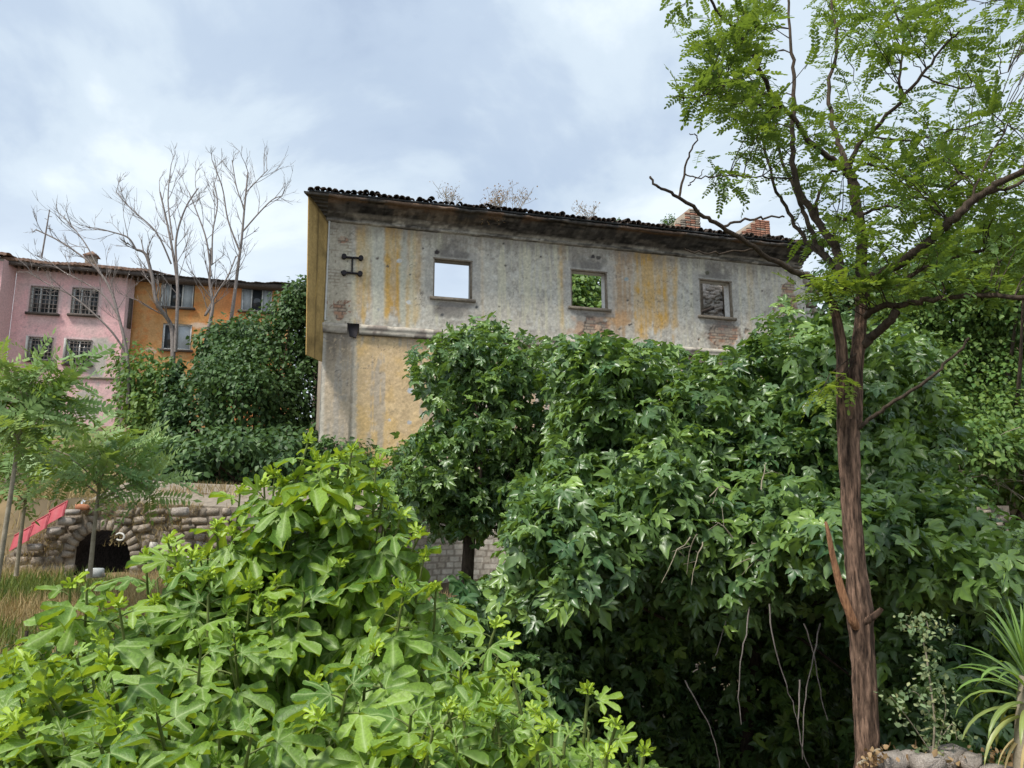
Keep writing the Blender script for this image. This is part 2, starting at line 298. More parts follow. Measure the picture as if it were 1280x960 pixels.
def pinnate(n, ll, lw, arch=.25, term=True, seed=0, vang=55, hi=True):
    rs = np.random.RandomState(seed); V = []; T = []
    def leaflet(p, d, up, L, w):
        side = nrm(np.cross(d, up)); k = len(V); q = [p, p + d * L * .3 - side * w * .85, p + d * L * .3 + side * w * .85, p + d * L * .72 - side * w * .85, p + d * L * .72 + side * w * .85, p + d * L] if hi else [p, p + d * L * .42 - side * w, p + d * L * .42 + side * w, p + d * L]
        for v in q: V.append(v)
        T.extend([(k, k + 2, k + 1), (k + 1, k + 2, k + 4), (k + 1, k + 4, k + 3), (k + 3, k + 4, k + 5)] if hi else [(k, k + 2, k + 1), (k + 1, k + 2, k + 3)])
    def rach(t): return np.array([0.04 * math.sin(t * 3 + seed), t, -arch * t * t + .12 * t])
    k = len(V)
    for t in (0, .33, .66, 1.): c = rach(t); w = .012 * (1.3 - t); V.append(c + [-w, 0, 0]); V.append(c + [w, 0, 0])
    for q in range(3): a = k + 2 * q; T.extend([(a, a + 1, a + 3), (a, a + 3, a + 2)])
    for i in range(n):
        t = .16 + .8 * (i + .5) / n
        for sgn in (-1, 1):
            a = math.radians(vang + rs.uniform(-10, 10)); tl = rs.uniform(-.25, .15)
            d = nrm([sgn * math.sin(a), math.cos(a), tl]); leaflet(rach(t + rs.uniform(-.01, .01)), d, nrm([rs.uniform(-.4, .4), rs.uniform(-.3, .3), 1]), ll * rs.uniform(.85, 1.1) * (1 - .35 * abs(t - .5)), lw)
    if term: leaflet(rach(1.), nrm([0, 1, -arch]), np.array([0, 0, 1.]), ll, lw)
    V = np.array(V, float); return V, np.array(T), np.zeros(len(V))
ROB = [pinnate(7, .20, .055, a, True, i) for i, a in enumerate([.1, .3, .5, .2, .65])]
AIL = [pinnate(11, .22, .042, a, True, 20 + i, 62, False) for i, a in enumerate([.2, .45, .65, .35])]

def frames(pos, fwd, nor, size):
    f = nrm(fwd); x = nrm(np.cross(f, nor)); z = np.cross(x, f)
    Mx = np.zeros((len(pos), 3, 4)); s = np.asarray(size, float).reshape(-1, 1)
    Mx[:, :, 0] = x * s; Mx[:, :, 1] = f * s; Mx[:, :, 2] = z * s; Mx[:, :, 3] = pos
    return Mx
ZB = {}
def pick(pos, sizepx, n=300, cell=9):
    """indices of the leaves that show largest: nearest leaf per small cell of the view wins it"""
    px, py, dp = project(pos); won = {}
    order = np.argsort(dp)
    for i in order:
        if dp[i] < .2 or not (-20 < px[i] < 1300 and -20 < py[i] < 980): continue
        r = max(0, int(sizepx[i] * .38 / cell)); cx, cy = int(px[i] // cell), int(py[i] // cell)
        for a in range(-r, r + 1):
            for b in range(-r, r + 1):
                if (cx + a, cy + b) not in ZB: ZB[(cx + a, cy + b)] = 1; won[i] = won.get(i, 0) + 1
    best = sorted(won, key=lambda i: -won[i])[:n]
    return np.array(best, int)
TM = {}
def put_leaves(parent, tpl, tid, Mx, age, mat, kname, n_ind=300, name='leaf', rng=None, stuff='foliage', key=''):
    """Mx N x 3 x 4 world; up to n_ind singled out as objects, the rest as one part"""
    N = len(Mx); rnd = np.random.RandomState(7).rand(N); size = np.linalg.norm(Mx[:, :, 1], axis=1)
    org = np.array(parent.location); ind = np.array([], int)
    if n_ind:
        cen = Mx[:, :, 3] + Mx[:, :, 1] * .5; dp = project(cen)[2]; ind = pick(cen, size / np.maximum(dp, .3) * F, n_ind)
    rest = np.ones(N, bool); rest[ind] = False
    for i in ind:
        t = int(tid[i]); kk = (key, t)
        if kk not in TM:
            b = B(); b.add(tpl[t][0], tpl[t][1], vein=tpl[t][2]); o0 = b.obj(name, mat, None, smooth=True, origin=np.zeros(3)); TM[kk] = o0.data; bpy.data.objects.remove(o0)
        o = bpy.data.objects.new(name, TM[kk]); COL.objects.link(o); o.parent = parent
        m = Matrix([list(Mx[i][r]) for r in range(3)] + [[0, 0, 0, 1]]); m.translation = m.translation - Vector(org.tolist()); o.matrix_local = m
        a = 1 - float(age[i]); o.color = (a, a, a, 1)
    b = B()
    for t in range(len(tpl)):
        w = rest & (tid == t)
        if w.any(): b.inst(tpl[t][0], tpl[t][1], Mx[w], tpl[t][2], rnd[w], age[w])
    if b.n: b.obj(stuff, mat, parent, smooth=True, kind='stuff')
def inpoly(px, py, poly):
    c = np.zeros(len(px), bool); n = len(poly)
    for i in range(n):
        x1, y1 = poly[i]; x2, y2 = poly[i - 1]
        if y1 == y2: continue
        w = ((y1 > py) != (y2 > py)) & (px < (x2 - x1) * (py - y1) / (y2 - y1) + x1); c ^= w
    return c
def edgedist(px, py, poly):
    d = np.full(len(px), 1e9)
    for i in range(len(poly)):
        a = np.array(poly[i - 1], float); b = np.array(poly[i], float); ab = b - a; q = np.stack([px, py], 1) - a
        t = np.clip((q @ ab) / (ab @ ab + 1e-9), 0, 1); d = np.minimum(d, np.linalg.norm(q - t[:, None] * ab, axis=1))
    return d
def fill(poly, n, Yf, thick, seed, edge=90, inset=0, lump=0):
    """n points of a rounded volume whose outline follows poly"""
    rs = np.random.RandomState(seed); xs, ys = zip(*poly); out = []
    px = rs.uniform(min(xs), max(xs), n * 6); py = rs.uniform(min(ys), max(ys), n * 6); w = inpoly(px, py, poly) & (edgedist(px, py, poly) > inset * np.random.RandomState(seed + 5).uniform(.35, 1.1, n * 6)); px, py = px[w][:n], py[w][:n]
    d = np.clip((edgedist(px, py, poly) - inset * .5) / edge, 0, 1); rd = 1 - np.sqrt(1 - (1 - d) ** 2)
    for x, y, r in zip(px, py, rd):
        Y0 = Yf(x, y) if callable(Yf) else Yf
        if lump: Y0 = Y0 + lump * (float(fbm(np.array([x / 75.]), np.array([y / 60.]), seed + 9, 2)[0]) - .5) * 2
        out.append(P(x, y, Y0 + thick * (.5 * r + rs.rand() ** 1.4 * (1 - .5 * r))))
    return np.array(out)
def clumps(cen, rad, per, size, ntpl, seed, up=.6, droop=.5, flat=1.0, jitter=.5, szj=.3, face=None):
    rs = np.random.RandomState(seed); N = len(cen) * per
    c = np.repeat(cen, per, 0); R = np.repeat(np.broadcast_to(rad, (len(cen),)), per)
    d = nrm(rs.normal(size=(N, 3)) + [0, -.25, .35]); p = c + d * (R * (.35 + .65 * rs.rand(N) ** .5))[:, None] * [1, 1, flat]
    nor = nrm(d * .7 + np.array([0, 0, up]) + rs.normal(size=(N, 3)) * jitter + np.array([0, -.15, 0]))
    fw = d * [1, 1, .4] + rs.normal(size=(N, 3)) * .45 - np.array([0, 0, droop])
    fw = fw - nor * (fw * nor).sum(1)[:, None]
    return frames(p, fw, nor, size * rs.uniform(1 - szj, 1 + szj, N)), rs.randint(0, ntpl, N), np.clip(rs.rand(N) ** 5 * .75 + np.repeat(rs.rand(len(cen)) ** 3 * .5, per), 0, .95)

# ------------------------------------------------------------------ terrain
def ground_z(x, y):
    x = np.asarray(x, float); y = np.asarray(y, float)
    yl = np.where(x < 0, y - .052 * (x + 10.4) , y) - .0
    zl = np.interp(yl, [-30, 4, 7, 12, 15.62, 15.95, 22, 28, 40, 60, 120, 400], [0, 0, .1, .4, .5, 2.05, 2.2, 3.3, 6.3, 8, 12, 14])
    zr = np.interp(y, [-30, 5.6, 6.3, 8, 20, 24, 30, 45, 80, 400], [0, -.02, -.7, -2.6, -1.8, -.6, .5, 3, 6, 14])
    w = sst(-5.2, -2.2, x + .15 * np.clip(y - 12, -6, 10)); z = zl * (1 - w) + zr * w
    z = z + sst(9, 17, x) * sst(9, 24, y) * 8.5
    return z + (fbm(x * .6 + 50, y * .6 + 50, 3, 4) - .5) * .35 * sst(7, 12, y + 0 * x)
def terrain():
    xs = np.concatenate([np.linspace(-400, -45, 12), np.linspace(-40, 40, 200), np.linspace(45, 400, 12)]); ys = np.concatenate([np.linspace(-30, 60, 220), np.linspace(66, 400, 18)])
    X, Yg = np.meshgrid(xs, ys, indexing='ij'); Z = ground_z(X, Yg); V = np.stack([X, Yg, Z], -1).reshape(-1, 3); nx, ny = len(xs), len(ys)
    i = (np.arange(nx - 1)[:, None] * ny + np.arange(ny - 1)[None]).reshape(-1)
    T = np.concatenate([np.stack([i, i + ny, i + ny + 1], 1), np.stack([i, i + ny + 1, i + 1], 1)])
    f = fbm(X * .5 + 30, Yg * .5 + 30, 8, 4).reshape(-1)
    c = np.zeros((len(V), 3)) + [1.0, .95, .85]; left = (V[:, 0] < -3) & (V[:, 1] > 9)
    c = mixc(c, [2.1, 1.85, 1.4], sst(.42, .56, f) * left)
    cx = V[T].mean(1); ul = (cx[:, 0] + 10.4); zz = V[T][:, :, 2]; T = T[~((zz.max(1) > .62) & (zz.min(1) < 1.95) & (cx[:, 0] > -9.3) & (cx[:, 0] < -7.5) & (cx[:, 1] > 15.3) & (cx[:, 1] < 16.75))]; b = B(); b.add(V, T, col=c)
    o = b.obj('ground', M['soil'], smooth=True, origin=np.zeros(3)); o['kind'] = 'structure'
terrain()

# ------------------------------------------------------------------ facades
class Facade:
    def __init__(s, px, Y, ang, py=400):
        p = P(px, py, Y); s.o = np.array([p[0], p[1], 0.]); a = math.radians(ang); s.u = np.array([math.cos(a), math.sin(a), 0]); s.n = np.array([math.sin(a), -math.cos(a), 0])
    def pt(s, u, z, n=0):
        u = np.asarray(u, float); z = np.asarray(z, float); n = np.asarray(n, float)
        u, z, n = np.broadcast_arrays(u, z, n)
        return s.o + u[..., None] * s.u + n[..., None] * s.n + z[..., None] * np.array([0, 0, 1.])
    def uz(s, px, py, n=0):
        d = P(px, py, 10.) - EYE; o = s.o + s.n * n; t = ((o - EYE) @ s.n) / (d @ s.n); q = EYE + d * t - o; return float(q @ s.u), float(EYE[2] + d[2] * t)
    def rect(s, x0, y0, x1, y1, n=0):
        a = s.uz(x0, y0, n); b = s.uz(x1, y0, n); c = s.uz(x0, y1, n); d = s.uz(x1, y1, n)
        return ((a[0] + c[0]) / 2, (b[0] + d[0]) / 2, (c[1] + d[1]) / 2, (a[1] + b[1]) / 2)      # u0,u1,z0,z1
def facade_wall(f, parent, u0, u1, z0, z1, holes, res, paint, thick, disp=0.0, seed=0, top=None, name='wall', mat=None, dfn=None):
    us = list(np.linspace(u0, u1, int((u1 - u0) / res) + 1)); zs = list(np.linspace(z0, z1, int((z1 - z0) / res) + 1))
    for h in holes:
        for v, L in ((h[0], us), (h[1], us), (h[2], zs), (h[3], zs)):
            k = int(np.argmin(np.abs(np.array(L) - v))); L[k] = v
    us = np.array(us); zs = np.array(zs); nu, nz = len(us), len(zs); U, Z = np.meshgrid(us, zs, indexing='ij')
    D = (fbm(U * 3 + 60, Z * 3 + 60, seed, 4) - .5) * 2 * disp
    if dfn is not None: D = D + dfn(U, Z)
    if top is not None: Z = np.where(Z > z0 + .5, z0 + .5 + (Z - z0 - .5) * ((top(U) - z0 - .5) / (z1 - z0 - .5)), Z)
    V = f.pt(U, Z, D); px, py, _ = project(V); C = np.clip(paint(px, py, U, Z), 0.01, .95)
    i = np.arange(nu - 1)[:, None] * nz + np.arange(nz - 1)[None]; cu = (us[:-1] + us[1:])[:, None] / 2; cz = (zs[:-1] + zs[1:])[None] / 2
    keep = np.ones(i.shape, bool)
    for h in holes: keep &= ~((cu > h[0]) & (cu < h[1]) & (cz > h[2]) & (cz < h[3]))
    i = i[keep]; T = np.concatenate([np.stack([i, i + nz, i + nz + 1], 1), np.stack([i, i + nz + 1, i + 1], 1)])
    b = B(); b.add(V.reshape(-1, 3), T, col=C.reshape(-1, 3))
    # back sheet, coarse
    cu_ = sorted(set([u0, u1] + [h[0] for h in holes] + [h[1] for h in holes])); cz_ = sorted(set([z0, z1] + [h[2] for h in holes] + [h[3] for h in holes]))
    bc = np.zeros((4, 3)) + [.34, .31, .27]
    for a, a2 in zip(cu_[:-1], cu_[1:]):
        for c, c2 in zip(cz_[:-1], cz_[1:]):
            if any(h[0] <= (a + a2) / 2 <= h[1] and h[2] <= (c + c2) / 2 <= h[3] for h in holes): continue
            b.quad([f.pt(a2, c, -thick), f.pt(a, c, -thick), f.pt(a, c2, -thick), f.pt(a2, c2, -thick)], col=bc)
    for (a, c, a2, c2) in ((u0, z0, u0, z1), (u0, z1, u1, z1), (u1, z1, u1, z0)):
        b.quad([f.pt(a, c, -thick), f.pt(a, c, .0), f.pt(a2, c2, .0), f.pt(a2, c2, -thick)], col=bc)
    for h in holes:
        rc = np.zeros((4, 3)) + (h[4] if len(h) > 4 else [.5, .48, .44]); e = .012
        ring = [(h[0], h[2]), (h[1], h[2]), (h[1], h[3]), (h[0], h[3])]
        for q in range(4):
            a, c = ring[q], ring[(q + 1) % 4]; b.quad([f.pt(a[0], a[1], disp + e), f.pt(c[0], c[1], disp + e), f.pt(c[0], c[1], -thick), f.pt(a[0], a[1], -thick)], col=rc)
    return b.obj(name, mat or M['plaster'], parent, smooth=False)

# ================================================================== the ruined building
R = Facade(405, 24, 16.1)
ruin = thing('ruined_building', R.o + [0, 0, -.9], 'ruined masonry building with streaked grey and ochre plaster, three empty windows and sooty cornice', 'building')
WIN = [R.rect(542, 324, 590, 372) + ([.42, .40, .37],), R.rect(714, 338, 759, 384) + ([.66, .64, .60],), R.rect(875, 350, 915, 395) + ([.66, .64, .60],)]  # second and third reveals coloured paler, painting in light from behind
ZT = R.uz(405, 276)[1]; ZS = R.uz(401, 404)[1]; UE = R.uz(1004, 335)[0]
LOSS = [(742, 412, 26, 22), (905, 414, 28, 20), (424, 385, 8, 14), (985, 380, 14, 34), (975, 420, 20, 16), (425, 300, 8, 6), (500, 590, 60, 14)]
def loss(px, py, U, Z):
    m = np.zeros(px.shape); n = (fbm(U * 3.2, Z * 3.2, 222, 5) - .5) * 2.2
    for cx, cy, rx, ry in LOSS: m = np.maximum(m, 1 - sst(.62, .78, np.sqrt(((px - cx) / rx) ** 2 + ((py - cy) / ry) ** 2) + n))
    return m
def band(x, a, b, s=4.0): return sst(a - s, a + s, x) * (1 - sst(b - s, b + s, x))
def paint_ruin(px, py, U, Z):
    n1 = fbm(U * 1.1, Z * 1.1, 21, 5); n2 = fbm(U * 4, Z * 4, 22, 4); n3 = fbm(U * 14, Z * 14, 23, 3); st = fbm(U * 5.5, Z * .35, 24, 4); st2 = fbm(U * 11, Z * .5 + 9, 25, 3); sp = fbm(U * 9 + 3, Z * 9, 26, 3)
    c = np.zeros(px.shape + (3,)) + [.53, .485, .41]
    c = mixc(c, [.33, .30, .265], sst(.48, .66, n2) * .5); c = mixc(c, [.56, .53, .46], sst(.47, .58, n1) * .65); c = mixc(c, [.16, .15, .135], sst(.60, .68, sp) * .32); c = mixc(c, [.62, .60, .54], sst(.57, .64, fbm(U * 7 + 30, Z * 8, 27, 4)) * .55)
    dist = (n2 - .5) * 16 + (st - .5) * 40
    low = 392 + (px - 405) * .07 + (st - .5) * 60 + (n2 - .5) * 26     # where streaks end
    fade = 1 - sst(-12, 10, py - low)
    cream = [.60, .56, .42]; ochre = [.60, .36, .10]; lime = [.48, .48, .36]
    c = mixc(c, cream, sst(.46, .58, st) * fade * band(px + dist * .3, 428, 556, 8) * .85)
    c = mixc(c, cream, sst(.50, .60, st2) * fade * band(px + dist * .4, 618, 720, 10) * .8)
    c = mixc(c, cream, sst(.50, .62, st2) * fade * band(px + dist * .4, 842, 1000, 10) * .55)
    for a, b_, k, cc in ((445, 462, .75, ochre), (470, 477, .4, lime), (481, 501, .95, ochre), (508, 513, .7, ochre), (519, 524, .6, ochre), (530, 547, .4, cream), (700, 706, .7, ochre), (766, 790, .7, [.42, .26, .13]), (794, 834, 1.0, ochre), (838, 846, .7, ochre), (600, 606, .3, ochre), (935, 940, .3, ochre)):
        m = band(px + dist * .24 + (n3 - .5) * 3, a, b_, 4.5) * fade * k * (.55 + .45 * sst(.36, .54, .7 * st2 + .3 * n2)) * (1 - .25 * sst(.54, .62, n1)); c = mixc(c, cc, m)
    c = mixc(c, [.60, .58, .48], band(px + dist * .14, 466, 480, 2) * fade * .7); c = mixc(c, [.50, .50, .42], band(px + dist * .14, 501, 508, 2) * fade * .6)
    # patches under windows where plaster has gone
    for cx, cy, rx, ry, cc in ((742, 415, 30, 26, [.50, .31, .19]), (905, 418, 26, 22, [.27, .21, .16]), (424, 370, 16, 40, [.44, .38, .30]), (770, 398, 20, 12, [.50, .30, .15]), (560, 388, 26, 12, [.27, .25, .22]), (425, 300, 18, 12, [.4, .36, .3])):
        r = np.sqrt(((px - cx) / rx) ** 2 + ((py - cy) / ry) ** 2) + (n2 - .5) * 1.3; c = mixc(c, cc, (1 - sst(.6, 1.0, r)) * .8)
    # brick courses shown through at the left edge
    up = Z > ZS
    le = band(px + dist * .2, 400, 440, 3) * up; brick = np.clip((np.abs((Z * 9) % 1 - .5) * 2 > .8) + (np.abs((U * 3.6 + .5 * (np.floor(Z * 9) % 2)) % 1 - .5) * 2 > .9), 0, 1.)
    c = mixc(c, [.50, .45, .35], le * .6); c = mixc(c, [.25, .20, .15], le * brick * sst(.42, .56, n2) * .75); c = mixc(c, [.25, .12, .08], le * sst(.62, .68, n3) * band(py, 375, 393, 3))
    lm = loss(px, py, U, Z); row = np.floor(Z * 8.5); bj = np.clip((np.abs((Z * 8.5) % 1 - .5) * 2 > .78) + (np.abs((U * 3.4 + .5 * (row % 2) + .2 * vnoise(row, U * 0, 44)) % 1 - .5) * 2 > .9), 0, 1.); bc = mixc(np.zeros(px.shape + (3,)) + [.42, .33, .25], [.40, .22, .14], (vnoise(np.floor(U * 3.4 + .5 * (row % 2)) * 3.7, row * 1.9, 45) > .55) * .8); bc = mixc(bc, [.13, .11, .09], bj * .8)
    c = c * (1 - lm[..., None]) + bc * lm[..., None]
    # window surrounds: smooth grey render
    for h in WIN:
        g = .30; m = band(U, h[0] - g, h[1] + g, .03) * band(Z, h[2] - .32, h[3] + g, .03); c = mixc(c, np.array([.42, .395, .36]), m * .7 * (.6 + .4 * sst(.3, .6, n2)))
        s = band(U + (n2 - .5) * .6, h[0] + .1, h[1] - .1, .2) * sst(h[3], h[3] + .1, Z) * (1 - sst(h[3] + .3, h[3] + .8, Z + (n2 - .5))); c = mixc(c, [.10, .09, .085], s * .65)
        s = band(U + (n2 - .5) * .5, h[0] + .1, h[1], .15) * (1 - sst(h[2] - .2, h[2] - .15, Z)) * sst(h[2] - .8, h[2] - .3, Z + (n1 - .5) * .5); c = mixc(c, [.15, .13, .12], s * .6)
    # soot below the cornice
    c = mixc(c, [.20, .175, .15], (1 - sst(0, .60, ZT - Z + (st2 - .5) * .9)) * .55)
    # storey below
    lo = np.zeros(px.shape + (3,)) + [.66, .46, .22]
    lo = mixc(lo, [.56, .43, .28], sst(.42, .6, n1) * .6); lo = mixc(lo, [.72, .54, .31], sst(.5, .65, n2) * .45); lo = mixc(lo, [.36, .34, .31], sst(.56, .66, st + (n2 - .5) * .3) * .6)
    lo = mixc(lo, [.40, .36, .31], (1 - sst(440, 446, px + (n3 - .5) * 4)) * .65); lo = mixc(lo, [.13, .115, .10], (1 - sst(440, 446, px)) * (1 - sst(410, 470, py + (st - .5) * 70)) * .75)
    lo = mixc(lo, [.60, .54, .44], band(px + (n3 - .5) * 5, 440, 446, 1.5) * .7); lo = mixc(lo, [.62, .58, .50], (1 - sst(402, 406, px - (py - 540) * -.03)) * .7)
    lo = mixc(lo, [.55, .40, .31], sst(528, 560, px) * .7); lo = mixc(lo, [.47, .45, .42], sst(.5, .6, st2) * sst(528, 560, px) * .6)
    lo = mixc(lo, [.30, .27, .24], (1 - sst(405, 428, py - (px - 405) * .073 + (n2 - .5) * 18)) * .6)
    ln = np.abs(fbm(U * 1.6 + 8, Z * 2.2, 30, 4) - .5); lo = mixc(lo, [.70, .55, .38], (1 - sst(.0, .012, ln)) * .6); 
    st_ = (Z < R.uz(450, 600)[1] + (n1 - .5) * 1.5); rw_ = np.floor(Z * 5 + .5 * vnoise(U * 1.5, Z * 0, 34)); cf = U * 3 + .5 * (rw_ % 2) + .6 * vnoise(U * 2, rw_, 35); jn = np.clip((np.abs((Z * 5 + .5 * vnoise(U * 1.5, Z * 0, 34)) % 1 - .5) * 2 > .74) + (np.abs(cf % 1 - .5) * 2 > .82), 0, 1.); tone = vnoise(np.floor(cf) * 3.3, rw_ * 2.7, 36); lo = np.where(st_[..., None], mixc(mixc(np.zeros(px.shape + (3,)) + [.42, .37, .30], [.60, .55, .47], tone), [.24, .20, .16], jn * .8), lo)
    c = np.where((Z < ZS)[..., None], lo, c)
    crk = np.abs(fbm(U * 1.3 + 40, Z * .9, 41, 5) - .5); c = mixc(c, [.12, .1, .09], (1 - sst(.0, .006, crk)) * .65 * sst(.45, .6, n1))
    # chipped holes
    rs = np.random.RandomState(5)
    holes = [(499, 326, 3.2, [.62, .62, .60]), (511, 378, 3.0, [.62, .62, .60]), (513, 343, 1.8, [.1, .1, .1]), (472, 323, 2.0, [.15, .12, .1]), (473, 387, 2, [.4, .4, .38]), (512, 450, 2.6, [.1, .1, .1]), (513, 488, 4, [.55, .58, .60]), (512, 528, 3, [.5, .5, .5]), (487, 525, 2, [.5, .5, .5]), (553, 393, 2.2, [.1, .1, .1]), (546, 315, 3.4, [.06, .05, .05]), (741, 321, 2.6, [.07, .06, .06]), (748, 322, 3.0, [.10, .09, .08]), (884, 341, 3, [.12, .11, .08]), (783, 349, 3, [.35, .4, .4]), (725, 365, 2, [.1, .1, .1]), (736, 386, 2.5, [.05, .05, .05]), (596, 384, 2, [.1, .1, .1])] + [(rs.uniform(420, 1000), rs.uniform(300, 430), rs.uniform(.7, 1.6), [.1, .09, .08]) for _ in range(26)]
    for hx, hy, hr, cc in holes:
        r = np.sqrt((px - hx) ** 2 + ((py - hy) * 1.2) ** 2) + (n3 - .5) * 2.2; c = mixc(c, cc, 1 - sst(hr - .6, hr + .4, r))
    g4 = fbm(U * 26, Z * 26, 28, 2)
    return c * (.74 + .26 * n3[..., None] + .26 * g4[..., None])
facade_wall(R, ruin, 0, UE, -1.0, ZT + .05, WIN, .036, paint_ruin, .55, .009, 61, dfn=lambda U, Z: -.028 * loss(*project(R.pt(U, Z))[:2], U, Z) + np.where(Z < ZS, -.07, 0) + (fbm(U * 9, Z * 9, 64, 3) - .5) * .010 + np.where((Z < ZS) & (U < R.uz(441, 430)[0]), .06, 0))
# broken right end: stepped rubble stones left in place
rs = np.random.RandomState(3)
def stone_mesh(seed, sides=3):
    r = np.random.RandomState(seed); b = B(); V = np.array([(x, y, z) for x in (-1, 0, 1) for y in (-1, 0, 1) for z in (-1, 0, 1)], float)
    l = np.linalg.norm(V, axis=1); V = V / np.maximum(l, 1)[:, None] ** .30; V = V * .5 + r.uniform(-.09, .09, V.shape); idx = lambda x, y, z: x * 9 + y * 3 + z; T = []
    for ax in range(3):
        for side in (0, 2):
            for a in (0, 1):
                for c in (0, 1):
                    q = []
                    for (p_, s_) in ((a, c), (a + 1, c), (a + 1, c + 1), (a, c + 1)):
                        w = [p_, s_]; w.insert(ax, side); q.append(idx(*w))
                    if (side == 2) == (ax != 1): T += [(q[0], q[1], q[2]), (q[0], q[2], q[3])]
                    else: T += [(q[0], q[2], q[1]), (q[0], q[3], q[2])]
    return V, np.array(T)
STM = []
for s_ in range(6):
    b = B(); v, t = stone_mesh(s_); b.add(v, t); o = b.obj('stone', M['rubble'], None, smooth=False, origin=np.zeros(3)); STM.append(o.data); bpy.data.objects.remove(o)
def stone(parent, c, ax, size, seed, name='stone', mat=None, yaw=None):
    """one stone, ax = direction of its length"""
    me = STM[seed % 6]
    if mat is not None:
        k = ('st', seed % 6, mat.name)
        if k not in TM: TM[k] = me.copy(); TM[k].materials.clear(); TM[k].materials.append(mat)
        me = TM[k]
    o = bpy.data.objects.new(name, me); COL.objects.link(o)
    rz = math.atan2(ax[1], ax[0]); m = Matrix.Rotation(rz, 4, 'Z') @ Matrix.Rotation((yaw if yaw is not None else 0), 4, 'Y') @ Matrix.Diagonal((size[0], size[1], size[2], 1))
    c = Vector([float(v) for v in c])
    if parent is not None: o.parent = parent; c = c - parent.location
    m.translation = c; o.matrix_local = m; return o
k = 0
for row in range(26):
    z = ZT + .0 - row * .30; 
    for q in range(1 + (row * 7 % 3)):
        u = UE + .12 + q * .32 + rs.uniform(-.05, .1); stone(ruin, R.pt(u, z - .15, -.22 + rs.uniform(-.05, .05)), R.u, (.36, .5, .27), k, mat=M['rubble'] if k % 3 else M['pale_stone']); k += 1
# string course with the notch at left
def strip(f, u0, u1, prof, res, paint, b=None, zoff=lambda u: 0 * u, jit=.0, seed=0, caps=True):
    """mouldings: profile (n, z) extruded along the facade"""
    b = b or B(); us = np.linspace(u0, u1, max(2, int((u1 - u0) / res) + 1)); pr = np.array(prof, float); n = len(pr); U = us[:, None] + 0 * pr[None, :, 0]
    rs_ = np.random.RandomState(seed); J = (fbm(U * 3 + 7, pr[None, :, 1] * 9 + 4 + U * 0, seed + 2, 4) - .5) * 2 * jit
    Zz = pr[None, :, 1] + zoff(us)[:, None] + J * .6; Nn = pr[None, :, 0] + J; V = f.pt(U, Zz, Nn)
    i = (np.arange(len(us) - 1)[:, None] * n + np.arange(n - 1)[None]).reshape(-1); T = np.concatenate([np.stack([i, i + n, i + n + 1], 1), np.stack([i, i + n + 1, i + 1], 1)])
    b.add(V.reshape(-1, 3), T, col=np.clip(paint(U, Zz, Nn), .008, .9).reshape(-1, 3))
    if caps:
        for e in (0, -1):
            V_ = V[e]; c_ = V_.mean(0); vv = np.vstack([V_, c_[None]]); m_ = len(V_)
            b.add(vv, [(q, (q + 1) % m_, m_) if e else ((q + 1) % m_, q, m_) for q in range(m_)], col=np.zeros((m_ + 1, 3)) + [.2, .18, .16])
    return b
def p_str(U, Z, N):
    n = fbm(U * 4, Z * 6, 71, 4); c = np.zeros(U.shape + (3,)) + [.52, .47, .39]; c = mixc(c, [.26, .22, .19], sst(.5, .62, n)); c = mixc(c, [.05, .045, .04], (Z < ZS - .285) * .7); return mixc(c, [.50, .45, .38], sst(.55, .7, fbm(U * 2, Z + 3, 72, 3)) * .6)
un0, un1 = R.uz(434, 405)[0], R.uz(449, 405)[0]
b = strip(R, -.05, un0, [(-.1, ZS - .31), (.05, ZS - .30), (.06, ZS - .29), (.065, ZS - .20), (.07, ZS - .12), (.085, ZS - .10), (.09, ZS), (.0, ZS + .05), (-.1, ZS + .05)], .06, p_str, jit=.015)
strip(R, un1, UE, [(-.1, ZS - .31), (.05, ZS - .30), (.06, ZS - .29), (.065, ZS - .20), (.07, ZS - .12), (.085, ZS - .10), (.09, ZS), (.0, ZS + .05), (-.1, ZS + .05)], .06, p_str, b=b, jit=.02, seed=4)
b.obj('string_course', M['plaster'], ruin)
b = B(); q = [R.pt(un0, ZS + .06, .035), R.pt(un1, ZS + .06, .035), R.pt((un0 + un1) / 2 + .12, ZS - .42, .035), R.pt((un0 + un1) / 2 - .1, ZS - .38, .035)]; q2 = [p - R.n * .3 for p in q]
b.add(q2 + q, [(4, 6, 5), (4, 7, 6), (0, 1, 5), (0, 5, 4), (2, 3, 7), (2, 7, 6), (1, 2, 6), (1, 6, 5), (3, 0, 4), (3, 4, 7)]); b.obj('drain_hole', M['iron'], ruin)
